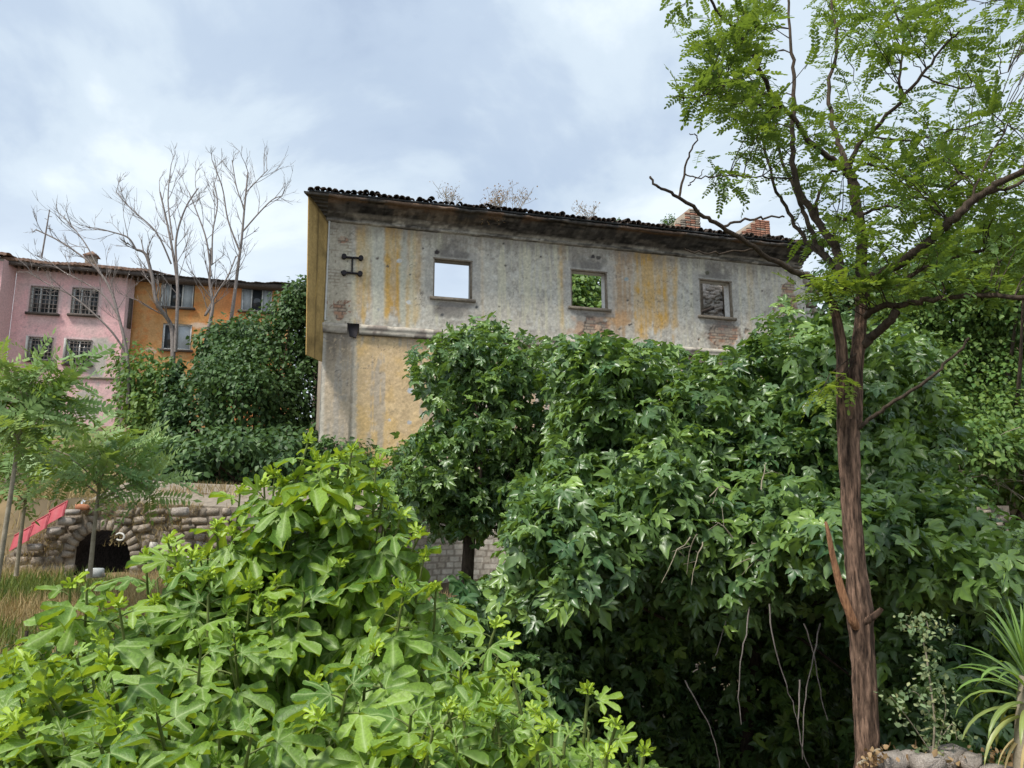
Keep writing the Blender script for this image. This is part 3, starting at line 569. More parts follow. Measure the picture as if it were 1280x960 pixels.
# cornice
ze0 = P(388, 240, 22.85)[2]; ze1 = ze0 + .20; UEc = R.uz(1000, 320)[0]
def zc(u): return np.interp(u, [0, UEc], [0, ze1 - ze0 - .05])
def p_cor(U, Z, N):
    n = fbm(U * 1.3, Z * 3, 81, 5); s = fbm(U * 3, Z * 9 + 7, 82, 4); st = fbm(U * 7, Z * .8, 83, 3); c = np.zeros(U.shape + (3,)) + [.085, .076, .068]; c = mixc(c, [.030, .027, .026], sst(.45, .6, n) * .8); c = mixc(c, [.19, .17, .15], sst(.54, .64, s) * .5)
    left = 1 - sst(4, 7, U); c = mixc(c, [.24, .19, .14], sst(.50, .64, n) * (.05 + .6 * left)); c = mixc(c, [.03, .028, .028], sst(.45, .6, st) * .5)
    band_ = (1 - sst(.18, .26, Z - ZT)) ; c = mixc(c, [.38, .35, .30], band_ * .8); c = mixc(c, [.54, .51, .45], band_ * sst(.55, .62, n) * .6); c = mixc(c, [.08, .07, .065], band_ * sst(.5, .62, s) * .6)
    ln_ = fbm(U * .7, (Z - zc(U) * .6) * 26, 84, 3); c = c * (1 - .65 * sst(.52, .6, ln_))[..., None]; c = mixc(c, [.25, .22, .19], sst(.62, .70, ln_) * .5 * sst(.4, .6, n)); top = sst(ze0 - .16, ze0 - .10, Z - zc(U) ); return mixc(c, [.24, .15, .10], top * sst(.45, .55, n) * .6)
H = ze0 - ZT
prof = [(-.5, ZT - .02), (.03, ZT - .02), (.10, ZT + .0), (.13, ZT + .05), (.10, ZT + .10), (.20, ZT + .12), (.22, ZT + .20), (.36, ZT + .21), (.37, ZT + .275), (.52, ZT + .285), (.53, ZT + .345), (.68, ZT + .355), (.69, ZT + .41), (.84, ZT + .42), (.85, ZT + .465), (.96, ZT + .475), (1.02, ZT + .48), (1.04, ZT + H - .10), (1.10, ZT + H - .09), (1.12, ZT + H - .03), (.2, ZT + H + .1), (-.5, ZT + H + .1)]
b = strip(R, -.06, UEc, prof, .05, p_cor, zoff=lambda u: zc(u) * .6, jit=.045, seed=9, caps=False)
# close the left end with a raking return back along the side
FB = P(385.5, 250, 22.9) - R.o; FBu, FBn = float(FB @ R.u), float(FB @ R.n)
E = [R.pt(-.06, z_, n_) for n_, z_ in prof]; Fp = [R.pt(-.07 + (FBu + .03) * max(n_, 0) / FBn, z_, n_) for n_, z_ in prof]
for a in range(len(prof) - 1): b.quad([Fp[a], E[a], E[a + 1], Fp[a + 1]], col=np.zeros((4, 3)) + [.09, .08, .07])
cc = np.mean(Fp, 0); b.add(Fp + [cc], [((q + 1) % len(Fp), q, len(Fp)) for q in range(len(Fp))], col=np.zeros((len(Fp) + 1, 3)) + [.08, .07, .06])
b.obj('cornice', M['cornice'], ruin)
# splayed yellow side fin under the cornice corner
zfb = P(399.5, 452, 23.98)[2]; tA = R.pt(0, ZT, .0); bA = R.pt(0, zfb, .0); tB = P(385.5, 250, 22.9); bB = P(383.2, 437, 22.9); bB[2] = zfb; tB[2] = ze0 - .02; out = np.array([-.03, .03, 0])
g = 14; b = B(); VV = []; CC = []
for i in range(g + 1):
    for j in range(60):
        t, s_ = i / g, j / 59; p = (tA * (1 - t) + tB * t) * (1 - s_) + (bA * (1 - t) + bB * t) * s_; VV.append(p)
        nv = float(fbm(np.array([t * 9.]), np.array([s_ * 2.]), 91, 4)[0]); nv2 = float(fbm(np.array([t * 3.]), np.array([s_ * 12.]), 92, 4)[0])
        c_ = np.array([.48, .33, .13]) * (.7 + .5 * nv); c_ = c_ * (1 - .45 * max(0, nv2 - .5) * 3); c_ = c_ * (.55 if i == g // 2 else 1) * (.45 if s_ < .03 else 1); CC.append(c_)
i = (np.arange(g)[:, None] * 60 + np.arange(59)[None]).reshape(-1); b.add(VV, np.concatenate([np.stack([i, i + 1, i + 61], 1), np.stack([i, i + 61, i + 60], 1)]), col=np.array(CC))
o4 = [tA, tB, bB, bA]; k4 = [p + out for p in o4]; cw = np.zeros((4, 3)) + [.42, .28, .10]
for a in range(4): b.quad([o4[a], o4[(a + 1) % 4], k4[(a + 1) % 4], k4[a]], col=cw)
b.quad(k4, col=cw); b.obj('side_fin', M['plaster'], ruin)
b = B(); b.tube([R.pt(.03, ZS + .1, .03), R.pt(.03, ZT, .03)], .035, 6); b.obj('corner_bead', M['white_frame'], ruin)
# side and cross walls behind
b = B(); sd = -R.n
b.box(R.pt(0.0, -1, -.5), R.n * -13, R.u * .5, [0, 0, ZT + .6]); b.obj('side_wall', M['mortar'], ruin)
def gable(u0, u1, nback, z0, zl, zr, thick, mat, name, flat=.35):
    b = B(); a = [R.pt(u0, z0, -nback), R.pt(u1, z0, -nback), R.pt(u1, zr, -nback), R.pt(u1 - (u1 - u0) * flat, zr, -nback), R.pt(u0, zl, -nback)]; c = [p - R.n * thick for p in a]
    b.add(a + c, [(0, 1, 2), (0, 2, 3), (0, 3, 4), (5, 7, 6), (5, 8, 7), (5, 9, 8), (0, 5, 6), (0, 6, 1), (1, 6, 7), (1, 7, 2), (2, 7, 8), (2, 8, 3), (3, 8, 9), (3, 9, 4), (4, 9, 5), (4, 5, 0)])
    return b.obj(name, mat, ruin)
def back_uz(px, py, nb): return R.uz(px, py, -nb)
for (xa, xb, yl, yr, fl, rows_) in ((840, 874, 287, 262, .35, 1), (922, 961, 296, 276, .40, 2)):
    ua = back_uz(xa, yl, 2.5)[0]; ub, zr = back_uz(xb, yr, 2.5); zl = back_uz(xa, yl, 2.5)[1]
    w = gable(ua, ub, 2.5, ZT - 2.6, zl, zr, 2.0, M['mortar'], 'gable_stub', fl)
    r_ = np.random.RandomState(rows_); z = zr - .08; kk = 0
    while z > ZT + .2:
        wd = ub - ua; lim = ua + max(0, (z - zl) / max(zr - zl, .01)) * wd * (1 - fl); u = ub - .12
        while u > lim + .05:
            o = bpy.data.objects.new('brick', STM[kk % 6]); stone_name = 'brick'; bpy.data.objects.remove(o)
            stone(ruin, R.pt(u, z, -2.48), R.u, (.25, .12, .10), kk, 'brick', M['brick'] if r_.rand() < (.25 if rows_ == 1 else .75) else M['rubble']); u -= .235; kk += 1
        z -= .10
# rubble cross wall seen through the third window
f3 = WIN[2]; zc3 = (f3[2] + f3[3]) / 2
cw0, cwz1 = back_uz(870, 345, 4); cw1, cwz0 = back_uz(920, 400, 4)
b = B(); b.box(R.pt(cw0 - .6, -1, -4.0), R.u * (cw1 - cw0 + 1.2), R.n * -.5, [0, 0, min(cwz1, ZT + 1.0) + 1.0]); b.obj('cross_wall', M['sun_tone'], ruin)
r_ = np.random.RandomState(8)
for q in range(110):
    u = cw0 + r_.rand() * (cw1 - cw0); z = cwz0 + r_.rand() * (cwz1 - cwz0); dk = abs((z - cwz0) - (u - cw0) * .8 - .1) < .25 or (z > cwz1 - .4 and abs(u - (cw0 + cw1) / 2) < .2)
    stone(ruin, R.pt(u, z, -3.98), R.u, (r_.uniform(.2, .4), .14, r_.uniform(.1, .2)), q, 'stone', M['pale_stone'] if dk else M['sun_tone'], yaw=-.5 if dk else 0)
b = B(); b.box(R.pt(f3[0] + .15, f3[2] + .2, -1.5), R.u * 1.3 + np.array([0, 0, .5]), R.n * .12, [0, 0, .14]); b.obj('fallen_beam', M['wood'], ruin)
# window trim
for h in WIN:
    b = B(); sw = .07
    b.box(R.pt(h[0] - .12, h[2] - .13, -.03), R.u * (h[1] - h[0] + .24), R.n * .12, [0, 0, .10]); b.obj('window_sill', M['mortar'], ruin)
    b = B()
    b.box(R.pt(h[0] - .02, h[3] - .05, -.12), R.u * (h[1] - h[0] + .04), R.n * .135, [0, 0, .055]); b.box(R.pt(h[1] - .05, h[2] - .0, -.12), R.u * .055, R.n * .135, [0, 0, h[3] - h[2] - .052]); b.box(R.pt(h[0] - .005, h[2] - .0, -.12), R.u * .035, R.n * .135, [0, 0, h[3] - h[2] - .052])
    b.obj('window_surround', M['mortar'], ruin)
# wall anchor: H of two iron bars joined by an upright
b = B(); pa = lambda x, y: R.pt(*R.uz(x, y, .06), .06)
b.tube([pa(427, 321), pa(454, 323)], .035, 6); b.tube([pa(426, 340), pa(453, 342.5)], .035, 6); b.tube([pa(440.5, 322), pa(440, 341)], .03, 6); an = b.obj('wall_anchor', M['iron'], ruin)
for x, y in ((430, 321), (451, 323), (430, 341.5), (450, 342.5)):
    b = B(); c = pa(x, y); b.tube([c - R.n * .06, c + R.n * .10], .085, 8); b.add([c + R.n * .10 + R.u * .085 * math.cos(t) + np.array([0, 0, .085 * math.sin(t)]) for t in np.linspace(0, 2 * math.pi, 9)[:-1]], [(0, i, i + 1) for i in range(1, 7)]); sub(b, 'bolt', M['iron'], an)
# roof remnant and edge tiles
b = strip(R, FBu, UEc, [(1.10, ze0 + .0), (1.12, ze0 + .04), (-.4, ze0 + .42), (-.4, ze0 + .30)], .5, lambda U, Z, N: np.zeros(U.shape + (3,)) + .05, zoff=zc); b.obj('roof_slab', M['cornice'], ruin)
def tile_mesh(seed):
    r = np.random.RandomState(seed); b = B(); th = np.linspace(0, math.pi, 6); V = []; T = []
    for rr in (.105, .085):
        for y, k_ in ((0, 1.0), (.42, .85)):
            for t in th: V.append((math.cos(t) * rr * k_ + r.uniform(-.004, .004), y, math.sin(t) * rr * k_ + r.uniform(-.006, .006)))
    for q in range(5):
        T += [(q, q + 1, q + 7), (q, q + 7, q + 6), (12 + q, 18 + q, 19 + q), (12 + q, 19 + q, 13 + q), (q, 12 + q, 13 + q), (q, 13 + q, q + 1), (6 + q, 7 + q, 19 + q), (6 + q, 19 + q, 18 + q)]
    b.add(V, T); o = b.obj('roof_tile', M['tile_and_vault_shade'], None, smooth=False, origin=np.zeros(3)); me = o.data; bpy.data.objects.remove(o); return me
TLM = [tile_mesh(s_) for s_ in range(4)]; r_ = np.random.RandomState(12); u = FBu + .06
while u < UEc:
    gap = R.uz(545, 255, 1.1)[0] < u < R.uz(572, 258, 1.1)[0]
    for row in (0, 1):
        if row == 0 and (gap or r_.rand() < .14): continue
        o = bpy.data.objects.new('roof_tile', TLM[r_.randint(4)]); COL.objects.link(o); o.parent = ruin
        c = R.pt(u + r_.uniform(-.02, .02) + (0), ze0 + float(zc(u)) + .035 + row * .11 + r_.uniform(-.035, .03) + (.06 if r_.rand() < .12 else 0), 1.2 - row * .33 + r_.uniform(-.04, .03))
        m = Matrix.Rotation(math.radians(16.1), 4, 'Z') @ Matrix.Rotation(math.radians(14) + r_.uniform(-.06, .06), 4, 'X') @ Matrix.Rotation(r_.uniform(-.22, .22), 4, 'Z') @ Matrix.Diagonal((r_.uniform(.9, 1.1), r_.uniform(.8, 1.05), r_.uniform(.8, 1.15), 1)); m.translation = Vector(c.tolist()) - ruin.location; o.matrix_local = m
    u += .195

# ================================================================== houses on the left
def house_window(f, parent, r, back=.14, frame=.07, mull=(.5,), transom=(), pane='glass', grille=None, sill=True, fmat='white_frame', gl_d=.12):
    u0, u1, z0, z1 = r[:4]; b = B(); w = frame; d = -back
    def bx(a, c, a2, c2, n0=d, n1=d + .07): b.box(f.pt(a, c, n0), f.u * (a2 - a), f.n * (n1 - n0), [0, 0, c2 - c])
    bx(u0, z0, u0 + w, z1); bx(u1 - w, z0, u1, z1); bx(u0 + w, z0, u1 - w, z0 + w); bx(u0 + w, z1 - w, u1 - w, z1)
    for m_ in mull: c = u0 + (u1 - u0) * m_; bx(c - w * .5, z0 + w, c + w * .5, z1 - w)
    for t_ in transom: c = z0 + (z1 - z0) * t_; bx(u0 + w, c - w * .3, u1 - w, c + w * .3, d + .005, d + .06)
    fr = b.obj('window', M[fmat], parent)
    xs = [u0 + w] + [u0 + (u1 - u0) * m_ for m_ in mull] + [u1 - w]
    for i_, (a, c) in enumerate(zip(xs[:-1], xs[1:])):
        pn = pane[i_] if isinstance(pane, (list, tuple)) else pane
        b = B(); b.box(f.pt(a + .01, z0 + w * .5, d + .015), f.u * (c - a - .02), f.n * .012, [0, 0, z1 - z0 - w]); sub(b, 'pane', M[pn], fr)
    if sill: b = B(); b.box(f.pt(u0 - .15, z0 - .13, -.02), f.u * (u1 - u0 + .3), f.n * .2, [0, 0, .125]); sub(b, 'sill', M['wood'], fr)
    if grille:
        b = B(); nx, nz = grille
        for i_ in range(nx + 1): c = u0 + (u1 - u0) * i_ / nx; b.tube([f.pt(c, z0, gl_d), f.pt(c, z1, gl_d)], .018, 4)
        for i_ in range(nz + 1): c = z0 + (z1 - z0) * i_ / nz; b.tube([f.pt(u0, c, gl_d + .02), f.pt(u1, c, gl_d + .02)], .018, 4)
        for c in (z0, z1):
            for a in (u0, u1): b.tube([f.pt(a, c, 0), f.pt(a, c, gl_d)], .02, 4)
        sub(b, 'grille', M['grey_bark'], fr)
PK = Facade(14, 40, 16)
pink = thing('pink_house', PK.pt(2, 6.2), 'faded pink rendered two storey house with barred windows and sagging tiled roof', 'house')
pw = [PK.rect(38, 359, 73, 391.5), PK.rect(90, 361, 123, 393.5), PK.rect(35.6, 422, 65.6, 450), PK.rect(83, 425, 114, 455)]
pu1 = PK.uz(155, 400)[0]; pzt = PK.uz(80, 337)[1]
def paint_pink(px, py, U, Z):
    n1 = fbm(U * .8, Z * .8, 101, 5); n2 = fbm(U * 3.5, Z * 3.5, 102, 4); c = np.zeros(px.shape + (3,)) + [.72, .43, .43]
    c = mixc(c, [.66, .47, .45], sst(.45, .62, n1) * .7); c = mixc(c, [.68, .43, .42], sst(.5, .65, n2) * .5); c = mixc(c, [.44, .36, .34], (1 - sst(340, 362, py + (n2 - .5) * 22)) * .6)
    for cx, cy, rx, ry in ((124, 458, 20, 42), (112, 503, 28, 30), (70, 505, 16, 12)):
        r = np.sqrt(((px - cx) / rx) ** 2 + ((py - cy) / ry) ** 2) + (n1 - .5) * 1.2 + (n2 - .5) * .6; c = mixc(c, [.40, .40, .35], (1 - sst(.75, .95, r)) * .85)
    r = np.abs(fbm(U * .9 + 5, Z * .9, 105, 5) - .5); c = mixc(c, [.36, .27, .26], (1 - sst(0, .01, r)) * .6)
    for h in pw: c = mixc(c, [.47, .38, .36], band(U + (n2 - .5) * .4, h[0], h[1], .1) * (1 - sst(h[2] - .1, h[2], Z)) * sst(h[2] - 1.0, h[2] - .3, Z) * .5); c = mixc(c, [.60, .52, .50], band(U, h[0] - .16, h[1] + .16, .02) * band(Z, h[2] - .1, h[3] + .16, .02) * .5)
    return c * (.9 + .2 * n2[..., None])
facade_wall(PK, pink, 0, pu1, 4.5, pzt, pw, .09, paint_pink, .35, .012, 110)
house_window(PK, pink, pw[0], mull=(.33, .67), transom=(.72,), grille=(7, 6)); house_window(PK, pink, pw[1], mull=(.33, .67), transom=(.72,), grille=(7, 6))
house_window(PK, pink, pw[2], mull=(.5,), grille=(7, 6), pane=['glass', 'glass']); house_window(PK, pink, pw[3], mull=(.5,), grille=(7, 6))
for h in pw[2:]:
    b = B(); b.box(PK.pt(h[0] - .02, h[2], .03), PK.u * -.05 + PK.n * .32, PK.n * .03 + PK.u * .03, [0, 0, h[3] - h[2]]); b.obj('shutter', M['cream'], pink)
# return wall on the right, wing on the left
class F2(Facade):
    def __init__(s, o, u): s.o = np.array([o[0], o[1], 0.]); s.u = nrm(u); s.n = np.array([s.u[1], -s.u[0], 0])
ret = F2(PK.pt(pu1, 0, -.01), -PK.n * .9 + PK.u * .62)
facade_wall(ret, pink, 0, .55, 4.5, pzt, [], .12, lambda px, py, U, Z: np.zeros(px.shape + (3,)) + [.55, .40, .39], .3, .01, 111, name='return_wall')
b = B(); b.box(ret.pt(.22, pzt - 3.1, .012), ret.u * .26, ret.n * .04, [0, 0, 1.8]); b.obj('side_opening', M['wood'], pink)
wg = F2(PK.pt(-6.0, 0, 1.2), PK.u)
facade_wall(wg, pink, 0, 5.72, 4.5, pzt - .15, [], .1, lambda px, py, U, Z: np.zeros(px.shape + (3,)) + np.array([.70, .43, .43]) * (.85 + .3 * fbm(U, Z, 120, 4)[..., None]), .3, .01, 112, name='wing_wall')
wr = F2(wg.pt(5.73, 0, 0), -wg.n + wg.u * .22); facade_wall(wr, pink, 0, 1.22, 4.5, pzt - .02, [], .1, lambda px, py, U, Z: np.zeros(px.shape + (3,)) + [.62, .42, .41], .3, .01, 113, name='wing_return_wall')
house_window(wg, pink, (5.18, 5.55, *[wg.uz(6, y)[1] for y in (389, 358)]), back=-.10, mull=(), frame=.05, sill=True)
b = B(); z_ = PK.uz(120, 474)[1]; b.box(PK.pt(3.2, z_, .005), PK.u * (pu1 - 3.2), PK.n * .09, [0, 0, .12]); b.obj('ledge', M['mortar'], pink)
def tiled_roof(f, parent, u0, u1, zf0, zf1, over, depth, rise, mat, name='roof', thick=.14, wavy=.05, seed=1):
    nu = int((u1 - u0) / .055); us = np.linspace(u0, u1, nu); vs = np.linspace(0, 1, 7); U, Vv = np.meshgrid(us, vs, indexing='ij'); rs_ = fbm(U * .6, Vv * 3, seed, 4)
    Z = zf0 + (zf1 - zf0) * (U - u0) / (u1 - u0) + Vv * rise + np.abs(np.sin(U * math.pi / .21)) * wavy + (rs_ - .5) * .22; N_ = over - Vv * depth + (vnoise(np.floor(U / .21) + 5, Vv * 0, seed + 4) - .5) * .1 * (Vv == 0)
    V = f.pt(U, Z, N_); n = 7; i = (np.arange(nu - 1)[:, None] * n + np.arange(n - 1)[None]).reshape(-1); T = np.concatenate([np.stack([i, i + n, i + n + 1], 1), np.stack([i, i + n + 1, i + 1], 1)])
    b = B(); b.add(V.reshape(-1, 3), T); Vb = V - [0, 0, thick]; fr = np.stack([V[:, 0], Vb[:, 0]], 1).reshape(-1, 3); i = np.arange(nu - 1) * 2; b.add(fr, np.concatenate([np.stack([i, i + 1, i + 3], 1), np.stack([i, i + 3, i + 2], 1)]))
    return b.obj(name, mat, parent)
zr0 = PK.uz(20, 322, .8)[1]; zr1 = PK.uz(185, 338, .8)[1]; ur1 = PK.uz(189, 338, .8)[0]
tiled_roof(PK, pink, -6.5, ur1, zr0 - .05, zr1, .85, 7, 1.9, M['red_tile'], seed=131)
tiled_roof(wg, pink, -.2, 6.0, zr0 - .10, zr0 - .06, .5, 1.6, .25, M['red_tile'], seed=133)
b = B(); 
for k_ in range(46):
    u = -6.3 + k_ * (ur1 + 6.1) / 46; z_ = zr0 + (zr1 - zr0) * (u + 6.5) / (ur1 + 6.5); b.box(PK.pt(u, z_ - .34, -.3), PK.u * .09, PK.n * 1.05, [0, 0, .12])
b.obj('rafter', M['wood'], pink, kind='stuff')
b = B(); b.add([PK.pt(-6.5, zr0 - .14, .8), PK.pt(ur1, zr1 - .14, .8), PK.pt(ur1, zr1 - .2, -1.3), PK.pt(-6.5, zr0 - .2, -1.3)], [(0, 2, 1), (0, 3, 2)]); b.box(PK.pt(-6.5, zr0 - .36, .74), PK.u * (ur1 + 6.5) + np.array([0, 0, zr1 - zr0]), PK.n * .05, [0, 0, .22]); b.obj('eave_board', M['wood'], pink)
uc, zc_ = PK.uz(114, 326, -1.2); ch = B(); ch.box(PK.pt(uc - .28, zc_ - .5, -1.5), PK.u * .56, PK.n * .5, [0, 0, .75])
cpk = ch.obj('chimney', M['mortar'], pink); b = B(); a = [PK.pt(uc - .42, zc_ + .26, -1.6), PK.pt(uc + .42, zc_ + .26, -1.6), PK.pt(uc + .42, zc_ + .26, -.9), PK.pt(uc - .42, zc_ + .26, -.9), PK.pt(uc, zc_ + .62, -1.25)]
b.add(a, [(0, 1, 4), (1, 2, 4), (2, 3, 4), (3, 0, 4), (0, 2, 1), (0, 3, 2)]); sub(b, 'chimney_cap', M['red_tile'], cpk)
an = thing('roof_antenna', P(52, 321, 41), 'thin leaning antenna mast on the pink house roof', 'antenna')
b = B(); b.tube([P(52, 321, 41), P(57, 292, 41), P(62, 262, 41)], [.05, .045, .03], 5); b.obj('mast', M['grey_bark'], an)
b = B(); b.tube([P(58, 285, 41), P(66, 287, 41)], .02, 4); b.tube([P(60, 275, 41), P(56, 273, 41)], .02, 4); b.tube([P(60, 270, 41), P(65, 271, 41)], .02, 4); b.obj('crossbar', M['grey_bark'], an)

OR = Facade(158, 42.2, 14)
orange = thing('orange_house', OR.pt(4, 6.3), 'ochre orange rendered house with white framed windows and a thin dark eave', 'house')
ow = [OR.rect(201, 352, 242, 384), OR.rect(203, 405, 239, 437), OR.rect(301.5, 360, 340, 389)]
ou1 = OR.uz(368, 380)[0]; ozt = OR.uz(165, 345)[1]
def paint_orange(px, py, U, Z):
    n1 = fbm(U * .9, Z * .9, 141, 5); n2 = fbm(U * 3.5, Z * 3.5, 142, 4); c = np.zeros(px.shape + (3,)) + [.47, .235, .085]
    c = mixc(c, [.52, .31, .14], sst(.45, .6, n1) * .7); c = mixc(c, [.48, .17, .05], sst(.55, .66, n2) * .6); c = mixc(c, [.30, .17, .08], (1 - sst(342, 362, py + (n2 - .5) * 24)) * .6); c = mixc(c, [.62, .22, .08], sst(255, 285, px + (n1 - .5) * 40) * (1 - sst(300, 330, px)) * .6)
    for x, y, rx, ry in ((193, 440, 3, 3), (188, 437, 7, 3), (250, 407, 14, 4), (290, 455, 12, 30), (245, 460, 6, 8)):
        r = np.sqrt(((px - x) / rx) ** 2 + ((py - y) / ry) ** 2) + (n2 - .5); c = mixc(c, [.52, .42, .33], (1 - sst(.7, 1, r)) * .8)
    return c * (.88 + .24 * n2[..., None])
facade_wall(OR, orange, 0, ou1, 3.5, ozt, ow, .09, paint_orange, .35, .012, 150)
house_window(OR, orange, ow[0], mull=(.28, .66), pane=['curtain', 'glass', 'curtain']); house_window(OR, orange, ow[1], mull=(.5,), pane=['glass', 'curtain']); house_window(OR, orange, ow[2], mull=(.33, .68), pane=['curtain', 'glass', 'curtain'])
ze_ = OR.uz(165, 341, .6)[1]
b = B(); b.box(OR.pt(-.2, ze_ - .32, -.35), OR.u * (ou1 + .8), OR.n * .95, [0, 0, .26]); b.obj('eave_board', M['wood'], orange)
tiled_roof(OR, orange, -.3, ou1 + .9, ze_ - .02, ze_ - .02, .72, 6, .5, M['tile_and_vault_shade'], seed=151, thick=.05, wavy=.02)

# ================================================================== plants: shared growth helpers
def nearest(pts, q):
    d = np.linalg.norm(pts - q, axis=1); return int(np.argmin(d))
def bend(a, b_, sag, n=5, rs_=None, jit=.0):
    t = np.linspace(0, 1, n)[:, None]; p = a * (1 - t) + b_ * t; p = p + np.array([0, 0, 1.]) * (sag * np.sin(math.pi * t))
    if rs_ is not None: p[1:-1] += rs_.normal(size=(n - 2, 3)) * jit
    return p
def smooth_path(pts, k=4):
    pts = np.asarray(pts, float); n = len(pts); out = []
    for i in range(n - 1):
        p0, p1, p2, p3 = pts[max(i - 1, 0)], pts[i], pts[i + 1], pts[min(i + 2, n - 1)]
        for t in np.linspace(0, 1, k, endpoint=False): out.append(.5 * ((2 * p1) + (p2 - p0) * t + (2 * p0 - 5 * p1 + 4 * p2 - p3) * t * t + (3 * p1 - p0 - 3 * p2 + p3) * t ** 3))
    out.append(pts[-1]); return np.array(out)

# ---- foreground fig: shoots with big lobed leaves
def fig_bush(name, label, cat, base, sil, Yf, n_shoot, seed, size=.17, tips=(), group=None, nleaf=8, n_ind=300, back=.75):
    t = thing(name, base, label, cat, group); rs_ = np.random.RandomState(seed); stems = B(); base = np.array(base, float)
    pos = []; fwd = []; nor = []; sz = []; age = []
    xs = [p[0] for p in sil]; ys = [p[1] for p in sil]; tp = []
    for x, y in tips: tp.append(P(x, y + 8, Yf(x, y) + .05))
    while len(tp) < n_shoot + len(tips):
        x = rs_.uniform(xs[0], xs[-1]); top = np.interp(x, xs, ys); y = top + 22 + (1020 - top) * rs_.rand() ** 1.15
        if y > 1040: continue
        tp.append(P(x, y, Yf(x, y) + back * rs_.rand() ** 1.5))
    for k_, tip in enumerate(tp):
        root = base + np.array([rs_.normal() * .25, rs_.normal() * .2, 0]); L = rs_.uniform(.42, .62)
        lean = nrm((tip - base) * [.45, .45, 0] + np.array([0, -.12, 1.0]) + rs_.normal(size=3) * .12)
        knee = tip - lean * L; path = smooth_path([root, (root + knee) / 2 + [0, 0, .0] + rs_.normal(size=3) * .05, knee, tip], 5)
        stems.tube(path, np.linspace(.014, .005, len(path)), 6)
        ph = rs_.rand() * 6.28; sc_ = rs_.uniform(.85, 1.15)
        for i in range(nleaf):
            s_ = i / (nleaf - 1); p = tip - lean * L * (s_ ** 1.15); ph += 2.4 + rs_.uniform(-.3, .3)
            h = np.array([math.cos(ph), math.sin(ph), 0]); el = math.radians(40 - 92 * min(1, s_ * 1.7) + rs_.uniform(-14, 18)); h = nrm(h + np.array([0, -.38, 0])); yg = max(0, .8 - s_ * 4.2) * (k_ < len(tips) or k_ % 3 == 0)
            pl = (.025 + .085 * min(1, s_ * 2.2)) * sc_; pd = nrm(h * math.cos(el * .6 + .35) + np.array([0, 0, math.sin(el * .6 + .35)])); lb = p + pd * pl
            stems.tube([p, (p + lb) / 2 + [0, 0, .004], lb], [.0035, .003, .0025], 4)
            f_ = nrm(h * math.cos(el) + np.array([0, 0, math.sin(el)]) + rs_.normal(size=3) * .12); up = np.array([0, 0, .9]) + h * .8 + rs_.normal(size=3) * .16 + np.array([-.1, -.45, 0])
            pos.append(lb); fwd.append(f_); nor.append(up); sz.append(size * sc_ * (.28 + .72 * min(1, s_ * 2.2)) * rs_.uniform(.75, 1.15)); age.append(min(1, yg * 1.0 + (.12 if rs_.rand() < .12 else 0)))
        for q in range(3 if k_ < len(tips) or k_ % 3 == 0 else 0):   # furled bud leaves at the very tip
            h = np.array([math.cos(ph + q * 2.1), math.sin(ph + q * 2.1), 0]); pos.append(tip); fwd.append(nrm(h * .5 + [0, 0, 1])); nor.append(h * -1 + [0, 0, .3]); sz.append(size * .22); age.append(.9)
    Mx = frames(np.array(pos), np.array(fwd), np.array(nor), np.array(sz)); tid = rs_.randint(0, len(FIG), len(Mx))
    stems.obj('stem', M['green_stem'], t, smooth=True)
    put_leaves(t, FIG, tid, Mx, np.array(age), M['fig'], 'leaf', n_ind, key='fig')
    return t
sil1 = [(-40, 850), (0, 840), (30, 775), (90, 722), (150, 700), (185, 682), (240, 650), (300, 600), (345, 570), (385, 540), (450, 545), (505, 595), (545, 650), (560, 745), (640, 790), (665, 860)]
fig_bush('fig_shrub', 'large bright green fig shrub filling the lower left foreground, bigger of the two', 'shrub', (-1.25, 3.9, 0.0), sil1,
         lambda x, y: 3.75 - 1.35 * sst(640, 960, y) - .25 * sst(0, -300, x - 300), 175, 201, .225, tips=[(385, 545), (440, 556), (300, 608), (325, 640), (182, 690), (88, 725), (470, 575), (345, 720), (385, 655), (525, 660), (240, 690), (270, 650), (290, 660), (210, 670), (355, 600), (370, 590), (400, 570), (425, 565), (410, 600), (440, 600), (480, 605), (500, 640), (530, 690), (545, 730), (330, 600), (350, 640), (60, 860), (20, 900), (620, 775), (505, 735), (425, 700)])
sil2 = [(480, 915), (540, 890), (600, 860), (660, 842), (720, 858), (770, 880), (800, 925), (825, 955)]
fig_bush('fig_shrub', 'low fig shrub at the bottom centre edge, in front of the dark hollow', 'shrub', (.15, 2.7, 0.0), sil2, lambda x, y: 2.55 - .3 * sst(850, 960, y), 26, 202, .165, tips=[(640, 840), (735, 858), (805, 935), (560, 880), (690, 905), (770, 900)], n_ind=120, back=.4)

